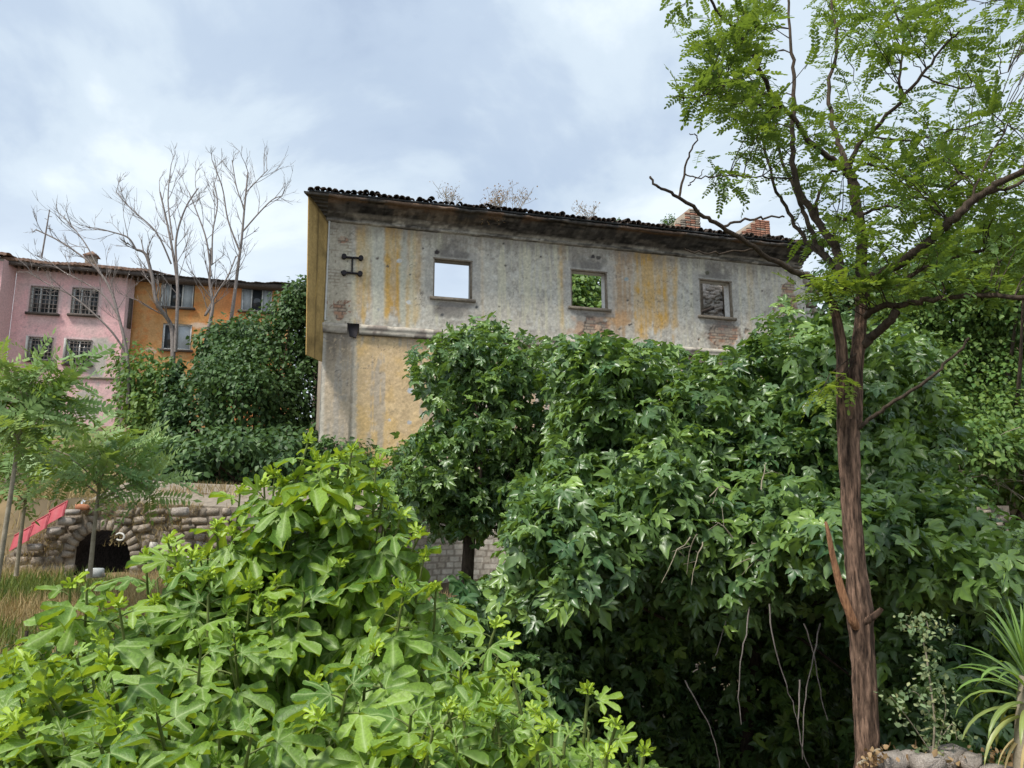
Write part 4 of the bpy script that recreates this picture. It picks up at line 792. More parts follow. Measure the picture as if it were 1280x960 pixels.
# ---- black locust (robinia) in the right foreground
LY = 5.5
rob = thing('locust_tree', P(1086, 962, LY), 'tall locust tree with fissured reddish bark trunk and feathery leaves at right foreground', 'tree')
def pp(lst): return np.array([P(x, y, Y_) for x, y, Y_ in lst])
tr = B(); S_ = smooth_path(pp([(1086, 975, 5.5), (1084, 930, 5.5), (1081, 860, 5.5), (1077, 790, 5.5), (1073, 740, 5.5), (1067, 680, 5.5), (1063, 610, 5.5), (1060, 560, 5.5), (1060, 525, 5.5)]), 14)
tr.tube(S_, np.interp(np.linspace(0, 1, len(S_)), [0, .09, .35, .45, .55, 1], [.118, .079, .075, .090, .066, .074]), 40, ridge=.20, seed=301)
for pts, r0, r1 in (([(1055, 535, 5.5), (1054, 500, 5.5), (1053, 465, 5.5), (1052, 435, 5.5), (1046, 400, 5.48), (1040, 378, 5.45)], .050, .030), ([(1067, 535, 5.5), (1069, 500, 5.5), (1070, 465, 5.52), (1073, 432, 5.55), (1076, 400, 5.6), (1077, 370, 5.65)], .054, .040)):
    q = smooth_path(pp(pts), 10); tr.tube(q, np.linspace(r0, r1, len(q)), 26, ridge=.20, seed=305)
tr.obj('trunk', M['bark'], rob, smooth=True)
b = B(); q = smooth_path(pp([(1070, 782, 5.47), (1064, 772, 5.44), (1052, 740, 5.42), (1042, 700, 5.40), (1036, 668, 5.38), (1032, 652, 5.38)]), 6); b.tube(q, np.linspace(.034, .010, len(q)), 14, ridge=.35, seed=311); b.obj('broken_limb', rock_mat('torn_wood', (.12, .055, .03), (.48, .25, .13), 24, .9, .9, stretch=(2.4, 2.4, .36)), rob, smooth=True)
b = B(); q = smooth_path(pp([(1080, 778, 5.45), (1090, 772, 5.4), (1097, 766, 5.38), (1102, 761, 5.36)]), 4); b.tube(q, np.linspace(.028, .014, len(q)), 9, ridge=.2, seed=312); b.obj('stub', M['bark'], rob, smooth=True)
LIMB = [
 ([(1040, 380, 5.45), (1035, 367, 5.4), (1010, 345, 5.3), (997, 342, 5.25), (969, 326, 5.15), (942, 309, 5.05), (901, 283, 4.9), (875, 268, 4.8), (849, 247, 4.7), (822, 234, 4.6), (813, 221, 4.58)], .026, .007, 'dead'),
 ([(849, 247, 4.7), (856, 217, 4.7), (862, 191, 4.68), (871, 172, 4.66), (862, 167, 4.64)], .009, .003, 'dead'),
 ([(860, 232, 4.7), (872, 222, 4.66), (880, 212, 4.6)], .005, .002, 'dead'), ([(856, 217, 4.7), (876, 222, 4.7), (905, 219, 4.75), (940, 222, 4.8)], .005, .003, 'dead'),
 ([(901, 283, 4.9), (925, 276, 4.95), (955, 272, 5.0), (980, 271, 5.1)], .010, .006, 'dead'), ([(855, 310, 4.9), (868, 315, 4.95), (900, 316, 5.0), (942, 312, 5.1)], .006, .006, 'dead'),
 ([(1077, 370, 5.65), (1077, 330, 5.7), (1075, 285, 5.75), (1070, 250, 5.8), (1066, 225, 5.8), (1058, 213, 5.8)], .045, .036, 'live'),
 ([(1058, 213, 5.8), (1040, 199, 5.75), (1017, 180, 5.7), (984, 139, 5.6), (961, 109, 5.5), (939, 67, 5.4), (927, 45, 5.35), (901, 19, 5.3), (880, -12, 5.2)], .026, .009, 'live'),
 ([(1059, 213, 5.8), (1070, 187, 5.75), (1085, 169, 5.7), (1126, 127, 5.5), (1152, 94, 5.4), (1179, 60, 5.3), (1200, 38, 5.2)], .022, .006, 'live'),
 ([(1060, 214, 5.8), (1050, 185, 5.9), (1042, 157, 6.0), (1036, 110, 6.1), (1046, 60, 6.2), (1040, 0, 6.3), (1038, -40, 6.4)], .024, .008, 'live'),
 ([(1054, 360, 5.6), (1047, 317, 5.7), (1040, 302, 5.7), (1022, 277, 5.8), (1010, 255, 5.8), (995, 227, 5.85), (991, 190, 5.9), (991, 161, 5.9), (993, 94, 6.0), (987, 49, 6.0), (985, -20, 6.1)], .038, .010, 'live'),
 ([(1050, 345, 5.9), (1030, 318, 6.1), (1022, 307, 6.2), (1007, 270, 6.3), (997, 247, 6.3), (975, 190, 6.4), (960, 120, 6.5)], .028, .010, 'live'),
 ([(1040, 330, 6.1), (1012, 307, 6.3), (995, 282, 6.4), (982, 257, 6.4), (967, 232, 6.4), (955, 180, 6.5), (938, 155, 6.5)], .022, .008, 'live'),
 ([(1077, 372, 5.6), (1085, 351, 5.5), (1100, 342, 5.4), (1135, 322, 5.2), (1155, 307, 5.1), (1177, 287, 5.0), (1195, 272, 4.9), (1210, 257, 4.85), (1230, 242, 4.8), (1255, 225, 4.7), (1300, 203, 4.5)], .040, .020, 'live'),
 ([(1230, 242, 4.8), (1255, 236, 4.8), (1290, 222, 4.75)], .016, .010, 'live'),
 ([(1074, 438, 5.55), (1086, 425, 5.5), (1102, 410, 5.4), (1115, 397, 5.3), (1120, 388, 5.3)], .036, .028, 'live'),
 ([(1080, 396, 5.5), (1095, 386, 5.4), (1120, 381, 5.3), (1150, 377, 5.2), (1172, 374, 5.1), (1210, 370, 5.0), (1300, 372, 4.7)], .026, .015, 'live'),
 ([(1120, 360, 6.0), (1160, 332, 6.0), (1210, 317, 5.9), (1260, 308, 5.8), (1300, 300, 5.7)], .018, .012, 'live'),
 ([(1078, 268, 5.75), (1100, 260, 5.6), (1120, 258, 5.5), (1135, 250, 5.4), (1172, 246, 5.2), (1190, 234, 5.1), (1215, 215, 5.0)], .014, .006, 'live'),
 ([(1066, 218, 5.8), (1080, 205, 5.8), (1110, 212, 5.9), (1135, 220, 6.0), (1165, 224, 6.1), (1200, 215, 6.2)], .014, .006, 'live'),
 ([(1040, 302, 5.7), (1047, 282, 5.7), (1060, 270, 5.75), (1070, 262, 5.8)], .015, .012, 'live'), ([(1022, 277, 5.8), (1022, 247, 5.8), (1035, 220, 5.8), (1050, 212, 5.8)], .014, .010, 'live'),
 ([(1072, 537, 5.45), (1090, 522, 5.4), (1110, 507, 5.3), (1160, 475, 5.1), (1185, 452, 5.0), (1212, 422, 4.9)], .016, .008, 'dead'),
 ([(991, 222, 5.85), (960, 222, 5.7), (920, 219, 5.5), (885, 222, 5.3)], .008, .003, 'live'), ([(984, 139, 5.6), (950, 130, 5.5), (900, 118, 5.3), (860, 122, 5.1), (833, 120, 5.0)], .008, .002, 'live'),
 ([(1126, 127, 5.5), (1125, 90, 5.6), (1128, 40, 5.7), (1110, -10, 5.8)], .012, .006, 'live'), ([(1152, 94, 5.4), (1200, 110, 5.3), (1260, 90, 5.2)], .008, .003, 'live'),
 ([(1210, 257, 4.85), (1240, 190, 4.9), (1270, 140, 5.0)], .010, .004, 'live'), ([(1085, 169, 5.7), (1140, 175, 5.6), (1200, 160, 5.5), (1260, 150, 5.4)], .009, .003, 'live')]
db = B(); lb_ = B(); live = []
for pts, r0, r1, kd in LIMB:
    q = smooth_path(pp(pts), 5); q[1:-1] += np.random.RandomState(len(pts)).normal(size=q[1:-1].shape) * .006; (db if kd == 'dead' else lb_).tube(q, np.linspace(r0, r1, len(q)), 10, ridge=.12, seed=321)
    if kd == 'live': live.append(q)
live = np.concatenate(live); rs_ = np.random.RandomState(33)
crown = [(845, -30), (870, 60), (850, 120), (905, 150), (950, 170), (890, 205), (900, 240), (980, 250), (1000, 300), (1060, 330), (1060, 400), (1180, 420), (1330, 400), (1330, -30)]
cen = fill(crown, 640, 4.9, 2.6, 34, 60); px, py, _ = project(cen)
gap = fbm(px / 55., py / 55., 35, 3); keep = gap + (rs_.rand(len(cen)) - .5) * .22 > np.where((py < 200) & (px < 1130), .53, np.where((px > 1050) & (py > 110) & (py < 400), .42, .48)); cen = cen[keep]
extra = np.array([P(x, y, Y_) for x, y, Y_ in [(1015, 345, 5.2), (1030, 350, 5.1), (1045, 355, 5.2), (1000, 360, 5.3), (1025, 370, 5.2), (1060, 340, 5.3), (1035, 500, 5.35), (1022, 495, 5.3), (1045, 490, 5.35), (840, 20, 5.2), (870, 100, 5.1), (850, 115, 5.1), (880, 130, 5.2), (900, 215, 5.3), (905, 235, 5.3), (925, 240, 5.4), (945, 60, 5.3), (915, 50, 5.3), (1190, 30, 5.2), (1235, 20, 5.0), (1250, 45, 5.0), (1140, 560, 5.3)][:21]])
cen = np.vstack([cen, extra]); pos = []; fwd = []; nor = []; sz = []
for c in cen:
    j = nearest(live, c + [0, 0, -.15]); a = live[j]; d = c - a; L = np.linalg.norm(d)
    if L > 1.2: a = c - d / L * 1.0
    path = bend(a, c, .05 * L, 6, rs_, .012); lb_.tube(path, np.linspace(.0055, .002, 6), 4)
    dirn = nrm(path[-1] - path[-2])
    for k_ in range(7):
        p = path[-1] - dirn * (k_ * .045) if k_ < 6 else path[3]; side = (1 if k_ % 2 else -1); h = nrm(np.cross(dirn, [0, 0, 1.])) * side
        f_ = nrm(h * (.9 if k_ else .1) + dirn * .6 + rs_.normal(size=3) * .28 + [0, 0, -.05]); pos.append(p); fwd.append(f_); nor.append(np.array([0, 0, 1.]) + rs_.normal(size=3) * .35); sz.append(rs_.uniform(.15, .25))
Mx = frames(np.array(pos), np.array(fwd), np.array(nor), np.array(sz)); ag = np.clip(rs_.rand(len(Mx)) ** 5, 0, 1) * .6; cpx, cpy, _ = project(Mx[:, :, 3]); ag = np.where((cpy > 330) & (cpx < 1070), ag + .45, ag)
lb_.obj('branches', M['dark_bark'], rob, smooth=True); db.obj('bare_branches', M['dark_bark'], rob, smooth=True)
put_leaves(rob, ROB, rs_.randint(0, 5, len(Mx)), Mx, ag, M['robinia'], 'leaf', 300, key='rob')

# ---- rocks, weeds and strap leaved plant at the bottom right
RK = [(1115, 953, 5.35, .26, 'smallest grey rock beside the locust trunk base'), (1141, 949, 5.45, .20, 'rounded white rock left of the weed at the bottom right'), (1160, 957, 5.3, .30, 'low cream rock at the bottom edge under the weed'), (1184, 949, 5.5, .34, 'broad pinkish rock directly under the wiry weed'), (1214, 953, 5.4, .22, 'bright white rock right of the wiry weed'), (1246, 972, 5.3, .3, 'half hidden grey rock below the strap leaved plant')]
for i_, (x, y, Y_, s_, lab) in enumerate(RK):
    o = stone(None, P(x, y, Y_), (1, .2 * i_), (s_ * .66, s_ * .55, s_ * .5), i_ + 1, 'rock', M['rock']); tag(o, lab, 'rock', 'rocks by the locust tree')
    for p_ in o.data.polygons: p_.use_smooth = True
wd = thing('wiry_weed', P(1165, 945, 5.45), 'tall wiry weed with pale tangled leaves growing out of the rocks', 'weed'); b = B(); rs_ = np.random.RandomState(41)
ctr = smooth_path(pp([(1165, 950, 5.45), (1168, 900, 5.44), (1162, 850, 5.42), (1158, 820, 5.42), (1154, 800, 5.42), (1160, 788, 5.42), (1158, 776, 5.42)]), 6); b.tube(ctr, np.linspace(.008, .0035, len(ctr)), 5)
side = [smooth_path(pp([(1160, 935, 5.44), (1140, 905, 5.40), (1118, 876, 5.36), (1112, 870, 5.35)]), 4), smooth_path(pp([(1172, 930, 5.44), (1190, 905, 5.42), (1196, 925, 5.40)]), 4), smooth_path(pp([(1162, 890, 5.44), (1148, 868, 5.4), (1138, 864, 5.38)]), 4), smooth_path(pp([(1158, 790, 5.42), (1140, 784, 5.42), (1132, 780, 5.42)]), 4), smooth_path(pp([(1170, 940, 5.44), (1182, 890, 5.42), (1178, 860, 5.40)]), 4)]
for q in side: b.tube(q, np.linspace(.004, .002, len(q)), 4)
pts = np.concatenate([ctr[:20]] * 4 + side * 2); n = 420; idx = rs_.randint(0, len(pts), n); ps = pts[idx] + rs_.normal(size=(n, 3)) * [.04, .05, .035]
top = ctr[-6:][rs_.randint(0, 6, 110)] + rs_.normal(size=(110, 3)) * [.07, .06, .03]; ps = np.vstack([ps, top]); n = len(ps)
b.obj('stem', M['pale_twig'], wd, smooth=True); put_leaves(wd, OV, rs_.randint(0, 4, n), frames(ps, rs_.normal(size=(n, 3)), rs_.normal(size=(n, 3)) + [0, 0, .8], rs_.uniform(.018, .05, n)), rs_.rand(n) ** 3 * .8, M['pale_weed'], 'leaf', 0)
tw = thing('dead_twig', P(1088, 955, 5.3), 'curled dead twig with brown leaves leaning on the locust trunk foot', 'twig'); b = B(); q = smooth_path(pp([(1073, 956, 5.35), (1085, 948, 5.3), (1095, 938, 5.27), (1101, 937, 5.25)]), 4); b.tube(q, np.linspace(.014, .006, len(q)), 6); b.obj('stick', M['pale_twig'], tw, smooth=True)
n = 70; ps = np.array([P(1095 + rs_.normal() * 7, 941 + rs_.normal() * 5, 5.25 + rs_.normal() * .03) for _ in range(35)] + [P(1090 + rs_.normal() * 9, 954 + rs_.normal() * 4, 5.25) for _ in range(35)])
put_leaves(tw, OV, rs_.randint(0, 4, n), frames(ps, rs_.normal(size=(n, 3)), rs_.normal(size=(n, 3)), rs_.uniform(.02, .045, n)), rs_.rand(n) * .3, M['dry_leaf'], 'leaf', 0)
dl = B(); n = 130; ps = np.array([P(rs_.uniform(1105, 1275), 953 + rs_.normal() * 8, 5.5 + rs_.normal() * .12) for _ in range(n)]); ps[:, 2] = np.maximum(ps[:, 2], .02)
tid = rs_.randint(0, 4, n); Mx = frames(ps, rs_.normal(size=(n, 3)), rs_.normal(size=(n, 3)) + [0, 0, .5], rs_.uniform(.02, .06, n))
for t_ in range(4): dl.inst(OV[t_][0], OV[t_][1], Mx[tid == t_], None, rs_.rand((tid == t_).sum()), rs_.rand((tid == t_).sum()) * .3)
tag(dl.obj('leaf_litter', M['dry_leaf'], kind='stuff'), 'dry brown leaf litter among the rocks at bottom right', 'leaf litter')

yu = thing('strap_leaf_plant', P(1268, 968, 5.2), 'yucca like plant with long arching strap leaves at the right edge', 'plant'); crn = P(1284, 846, 5.2); b = B(); b.tube(smooth_path([P(1276, 968, 5.2), P(1279, 900, 5.2), crn], 4), .045, 10); b.obj('stem', M['pale_twig'], yu, smooth=True)
def blade(root, d, L, w, grav, ag, kk, up=None):
    n = 9; p = np.array(root, float); v = nrm(d); pts_ = [p.copy()]
    for i_ in range(n - 1):
        v = nrm(v + np.array([0, 0, -grav * (i_ / n) ** 1.1])); p = p + v * L / n; pts_.append(p.copy())
    pts_ = np.array(pts_); tan = nrm(np.gradient(pts_, axis=0)); sd = nrm(np.cross(tan, np.array([0, 0, 1.]) + np.array([.1, -.2, 0]))); up_ = np.cross(sd, tan); t = np.linspace(0, 1, n); ww = w * np.minimum(1, .45 + 1.6 * t) * (1 - t ** 3) ** .8
    Vt = np.concatenate([pts_ - sd * ww[:, None] + up_ * ww[:, None] * .35, pts_, pts_ + sd * ww[:, None] + up_ * ww[:, None] * .35]); T = []
    for i_ in range(n - 1):
        for o_ in (0, n): T += [(o_ + i_, o_ + n + i_, o_ + n + i_ + 1), (o_ + i_, o_ + n + i_ + 1, o_ + i_ + 1)]
    bb = B(); bb.add(Vt, T, vein=np.r_[np.zeros(n), np.ones(n), np.zeros(n)], rnd=np.full(3 * n, (kk * .37) % 1), age=np.full(3 * n, ag)); bb.obj('leaf', M['blade'] if ag < .95 else M['dry_leaf'], yu, smooth=True)
rs_ = np.random.RandomState(44)
for k_ in range(64):
    a = k_ * 2.4; lv = k_ / 63; el = math.radians(80 - 95 * lv + rs_.uniform(-8, 8)); d = np.array([math.cos(a) * math.cos(el), math.sin(a) * math.cos(el), math.sin(el)])
    blade(crn + np.array([0, 0, .06 - lv * .30]) + d * .02, d, rs_.uniform(.44, .62), rs_.uniform(.014, .022), .05 + .6 * lv + (.25 if rs_.rand() < .3 else 0), .0 if lv < .6 else min(.9, (lv - .6) * 1.8), k_)
for k_ in range(14):
    a = k_ * 1.9; d = np.array([math.cos(a) * .5, math.sin(a) * .4, -.3]); blade(crn + np.array([0, 0, -.32]), d, .4, .011, .5, 1.0, k_)

# ---- mid-ground broad leaved trees
def broad_tree(name, label, polys, base, size, seed, mat, n_ind=300, trunk=None, tpl=FIGL, cat='tree', key='figm', nbranch=26, group=None, bmat='dark_bark', sprigs=()):
    t = thing(name, base, label, cat, group); rs_ = np.random.RandomState(seed); MX = []; TI = []; AG = []; allc = []
    for poly, ncl, Yf, thick, rad, per, edge in polys:
        cen = fill(poly, ncl, Yf, thick, seed + len(MX), edge, rad * .60 * F / (Yf(*np.mean(poly, 0)) if callable(Yf) else Yf), .8); allc.append(cen); m, ti, ag = clumps(cen, rs_.uniform(.6, 1.3, len(cen)) * rad, per, size, len(tpl), seed + 7 + len(MX), droop=.45, jitter=.62); MX.append(m); TI.append(ti); AG.append(ag)
    for x, y, Y_ in sprigs:       # upright leading shoots on the outline
        c = P(x, y, Y_); n = 9; ps = c + np.array([[rs_.normal() * .04, rs_.normal() * .04, -.05 * q] for q in range(n)]); hh = np.array([[math.cos(q * 2.4), math.sin(q * 2.4), .45 - q * .12] for q in range(n)])
        MX.append(frames(ps, hh, hh * [.4, .4, 0] + [0, 0, 1], size * np.linspace(.6, 1.05, n))); TI.append(rs_.randint(0, len(tpl), n)); AG.append(np.linspace(.8, .1, n))
    MX = np.concatenate(MX); TI = np.concatenate(TI); AG = np.concatenate(AG); allc = np.concatenate(allc); b = B(); base = np.array(base, float)
    if trunk is not None:
        q = smooth_path(trunk[0], 6); b.tube(q, np.linspace(trunk[1], trunk[2], len(q)), 10); fork = q[-1]
        b.obj('trunk', M[bmat], t, smooth=True); b = B()
    else: fork = base
    for i_ in rs_.choice(len(allc), min(nbranch, len(allc)), False):
        c = allc[i_]; mid = (fork + c) / 2 + rs_.normal(size=3) * .25 + [0, 0, .1]; q = smooth_path([fork, mid, c], 6); b.tube(q, np.linspace(.035, .008, len(q)), 6)
    b.obj('branches', M[bmat], t, smooth=True)
    put_leaves(t, tpl, TI, MX, AG, M[mat], 'leaf', n_ind, key=key + mat); return t
big = [(640, 610), (690, 560), (690, 490), (700, 425), (740, 435), (800, 425), (850, 440), (905, 430), (950, 388), (1000, 400), (1060, 400), (1120, 410), (1185, 450), (1200, 540), (1215, 600), (1225, 680), (1280, 680), (1290, 760), (1180, 760), (1100, 740), (1000, 720), (940, 725), (860, 740), (780, 740), (700, 800), (645, 760), (640, 690)]
yb = lambda x, y: 9.2 - 2.3 * sst(480, 740, y) - .9 * sst(900, 1050, x)
rightlow = [(1085, 700), (1290, 700), (1290, 990), (1070, 990)]
leftlow = [(555, 745), (610, 728), (700, 700), (720, 860), (760, 980), (540, 980), (540, 800)]
backlow = [(640, 700), (1120, 700), (1120, 1000), (640, 1000)]
broad_tree('broad_leaf_tree', 'wide glossy dark green fig tree spreading over the dark hollow in front of the ruin', [(big, 560, yb, 2.8, .34, 25, 70), ([(690, 430), (700, 600), (760, 600), (800, 440), (740, 428)], 60, 9.6, 1.2, .3, 24, 20), (rightlow, 150, lambda x, y: 7.6 + .5 * sst(980, 760, y), 1.6, .34, 22, 50), (leftlow, 100, lambda x, y: 8.6, 1.5, .34, 20, 50), (backlow, 420, lambda x, y: 10.2, 3.4, .6, 26, 10), ([(720, 690), (1080, 690), (1080, 760), (720, 770)], 60, 7.4, 4.5, .4, 22, 40)],
           (3.2, 10.6, -2.5), .165, 401, 'fig_mid', 300, ([np.array([3.2, 10.6, -2.6]), np.array([3.1, 10.6, -1.2]), np.array([3.3, 10.4, .3])], .11, .08), nbranch=16, sprigs=[(790, 425, 9.0), (815, 430, 9.1), (735, 420, 9.4), (870, 440, 9.0), (960, 395, 8.6), (985, 405, 8.6), (720, 440, 9.3), (850, 450, 8.7), (905, 435, 8.8), (1130, 410, 8.2), (700, 640, 7.4), (640, 640, 8)])
midl = [(480, 590), (500, 550), (520, 540), (545, 535), (525, 490), (518, 450), (540, 425), (575, 405), (600, 400), (640, 415), (680, 430), (705, 455), (700, 560), (690, 640), (660, 670), (610, 665), (570, 680), (530, 665), (500, 640), (478, 610)]
broad_tree('broad_leaf_tree', 'rounded dark green tree on a bare brown trunk in front of the ochre lower wall', [(midl, 260, 11.2, 2.6, .36, 20, 80)], P(583, 790, 12.2), .15, 402, 'fig_mid', 260, ([P(583, 800, 12.2), P(584, 720, 12.2), P(588, 660, 12.2)], .11, .09), nbranch=26, bmat='bark' if False else 'dark_bark', sprigs=[(575, 405, 11.6), (615, 408, 11.5), (600, 398, 11.7), (520, 450, 11.6), (500, 552, 11.6), (640, 420, 11.5), (545, 418, 11.6)])
hv = B(); rs_ = np.random.RandomState(51)
for (x, y, x2, y2, Y_) in ((932, 760, 928, 905, 7.2), (965, 755, 990, 900, 7.1), (995, 850, 1012, 960, 7.0), (878, 830, 862, 840, 7.4), (1020, 780, 1005, 950, 7.3), (905, 740, 900, 820, 7.5), (860, 850, 900, 960, 7.6), (1000, 780, 1040, 900, 7.4)):
    a, c = P(x, y, Y_), P(x2, y2, Y_ + .2); t = np.linspace(0, 1, 14)[:, None]; q = a * (1 - t) + c * t + np.sin(t * 4 + x) * [.05, .02, 0] + rs_.normal(size=(14, 3)) * .004; vo = thing('hanging_vine', a, 'x', 'vine', 'bare vines hanging in the dark hollow'); b = B(); b.tube(q, np.linspace(.008, .004, 14), 5); b.obj('stem', M['grey_bark'], vo, smooth=True)
    vo['label'] = {932: 'long pale vine hanging furthest left of the three long ones in the hollow', 965: 'wavy bare vine hanging just left of the trunk, in the hollow', 995: 'short bare vine rising from the bottom edge left of the locust trunk', 878: 'tiny sideways vine at the left of the dark hollow', 1020: 'thin vine hanging closest to the locust trunk', 905: 'short thin vine high in the dark hollow', 860: 'slanting vine low on the left side of the dark hollow', 1000: 'slanting vine passing behind the locust trunk'}[x]
tw = thing('dead_branch', P(860, 640, 7), 'pale dead twigs poking out of the fig tree left of the locust trunk', 'branch'); b = B()
for k_ in range(8):
    x, y = rs_.uniform(860, 1030), rs_.uniform(600, 760); a = P(x, y, 6.9); d = nrm(rs_.normal(size=3) * [1, .3, 1]) * rs_.uniform(.2, .5); q = bend(a, a + d, .05, 6, rs_, .007); b.tube(q, np.linspace(.008, .003, 6), 4)
    for z in range(2): b.tube([q[2 + z], q[2 + z] + rs_.normal(size=3) * .09], .003, 3)
    b.obj('twig', M['pale_twig'], tw); b = B()

# ---- young ailanthus trees at the left
def rosette_tree(label, stem, tops, Y0, seed, size=.6, nl=16, low=()):
    t = thing('feather_leaf_sapling', stem[0], label, 'sapling', 'young feather leaved trees at the left'); rs_ = np.random.RandomState(seed); b = B(); q = smooth_path(stem, 6); b.tube(q, np.linspace(.032, .014, len(q)), 8); pos = []; fwd = []; nor = []; sz = []
    for c in tops:
        j = nearest(q, c - [0, 0, .3]); path = bend(q[j], c, .04, 6); b.tube(path, np.linspace(.013, .007, 6), 5)
        for k_ in range(nl):
            a = k_ * 2.4 + rs_.rand(); el = math.radians(rs_.uniform(-40, 60)); h = np.array([math.cos(a), math.sin(a), 0]); pos.append(path[-1] - [0, 0, .02 * k_]); fwd.append(h * math.cos(el) + [0, 0, math.sin(el)]); nor.append(np.array([0, -.6, 1.]) + rs_.normal(size=3) * .5); sz.append(size * rs_.uniform(.7, 1.15))
    b.obj('stem', M['pale_twig'], t, smooth=True); n = len(pos); put_leaves(t, AIL, rs_.randint(0, 4, n), frames(np.array(pos), np.array(fwd), np.array(nor), sz), rs_.rand(n) ** 4 * .7, M['ailanthus'], 'leaf', 120, key='ail')
rosette_tree('leaning feather leaved sapling nearest the left edge, reaching up before the pink house', pp([(-5, 735, 9), (10, 640, 9), (22, 560, 9), (33, 500, 9), (40, 475, 9)]), [P(x, y, Y_) for x, y, Y_ in ((45, 465, 9), (20, 478, 8.9), (70, 490, 9.2), (5, 500, 9.2), (-15, 475, 9.3), (35, 505, 8.8), (10, 540, 9.5), (60, 455, 9.1), (85, 475, 9.3), (0, 460, 8.8), (-20, 520, 9), (55, 500, 9.4), (20, 520, 8.7))], 9, 61, .58, 12)
rosette_tree('slender feather leaved sapling standing in front of the stone arch', pp([(112, 722, 10), (118, 660, 10), (124, 610, 10), (132, 565, 10)]), [P(x, y, Y_) for x, y, Y_ in ((135, 555, 10), (110, 560, 10.2), (165, 585, 10), (90, 575, 9.8), (150, 560, 9.8), (185, 610, 10.2), (120, 590, 9.6), (75, 590, 10.3), (140, 575, 9.7), (105, 545, 10.4), (170, 560, 10.3), (195, 600, 10), (60, 560, 10.2), (150, 600, 10.4))], 10, 62, .55, 9)
rosette_tree('low dense feather leaved sapling at the left edge below the leaning one', pp([(20, 720, 11), (30, 640, 11), (40, 590, 11)]), [P(x, y, Y_) for x, y, Y_ in ((40, 570, 11), (10, 580, 11), (60, 545, 11.4), (0, 600, 10.8), (70, 590, 11), (-10, 560, 11), (20, 560, 10.6), (30, 535, 11.5), (80, 570, 11.5))], 11, 63, .6, 11)

# ================================================================== stone arch wall, red sheets
AW = Facade(0, 15.3, 3, 660)
arch = thing('stone_arch_wall', AW.pt(3, .3), 'rubble stone retaining wall with a dark low arch at the left, behind the saplings', 'wall')
ac, az = AW.uz(128, 697); ar = AW.uz(165, 690)[0] - ac; ah = AW.uz(128, 662)[1] - az
def wtop(u):
    t_ = [AW.uz(x, y) for x, y in ((-60, 715), (0, 700), (50, 668), (92, 636), (110, 625), (200, 630), (300, 634), (480, 640))]; return np.interp(u, [a for a, _ in t_], [c for _, c in t_])
u1_ = AW.uz(470, 640)[0]; u0_ = AW.uz(-50, 700)[0]
tl = B(); b = B(); n = 60; us = np.linspace(u0_, u1_, 140)
def archz(u): x = (u - ac) / ar; return np.where(np.abs(x) < 1, az + ah * np.sqrt(np.clip(1 - x * x, 0, 1)), -9)
for a, c in zip(us[:-1], us[1:]):
    za, zb = float(max(archz(a), -1)), float(max(archz(c), -1)); b.quad([AW.pt(a, za), AW.pt(c, zb), AW.pt(c, wtop(c)), AW.pt(a, wtop(a))]); b.quad([AW.pt(a, wtop(a)), AW.pt(c, wtop(c)), AW.pt(c, wtop(c) + .5, -1.9), AW.pt(a, wtop(a) + .5, -1.9)])
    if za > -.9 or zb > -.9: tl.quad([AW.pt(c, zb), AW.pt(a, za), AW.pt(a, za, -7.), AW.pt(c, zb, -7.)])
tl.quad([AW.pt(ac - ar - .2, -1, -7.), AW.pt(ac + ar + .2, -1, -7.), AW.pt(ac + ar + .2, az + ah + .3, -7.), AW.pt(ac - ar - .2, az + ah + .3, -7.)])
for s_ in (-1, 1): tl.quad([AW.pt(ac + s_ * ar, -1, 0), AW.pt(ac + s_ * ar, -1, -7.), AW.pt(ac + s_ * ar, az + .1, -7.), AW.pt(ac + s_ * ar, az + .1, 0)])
b.obj('masonry_core', M['mortar'], arch); tl.obj('vault_shade_lining', M['tile_and_vault_shade'], arch)  # near-black vault faces put the tunnel's darkness into the colour
rs_ = np.random.RandomState(71); k_ = 0; z = -.1
for i_ in range(15):                                 # voussoirs
    a = math.pi * (i_ + .5) / 15; c = AW.pt(ac + math.cos(a) * (ar + .1), az + math.sin(a) * (ah + .1), .02); stone(arch, c, AW.u, (.22, .16, .13), i_, 'arch_stone', M['rubble'], yaw=-a)
while z < 2.6 and k_ < 290:
    u = u0_ + rs_.rand() * .2; hgt = rs_.uniform(.13, .19)
    while u < u1_ * .72 and k_ < 290:
        L = rs_.uniform(.13, .38)
        if z + hgt * .7 < wtop(u) and z > wtop(u) - 1.35 and not (((u - ac) / (ar + .22)) ** 2 + ((z - az) / (ah + .22)) ** 2 < 1 and z > az - .1) and not (abs(u - ac) < ar and z < az):
            stone(arch, AW.pt(u, z + rs_.uniform(-.03, .03), rs_.uniform(-.06, -.01)), AW.u, (L * rs_.uniform(.85, 1.05), .16 + rs_.rand() * .1, hgt * rs_.uniform(.8, 1.15)), k_, 'stone', M['rubble'] if rs_.rand() < .93 else M['pale_stone'], yaw=rs_.uniform(-.18, .18)); k_ += 1
        u += L
    z += hgt
b = B()
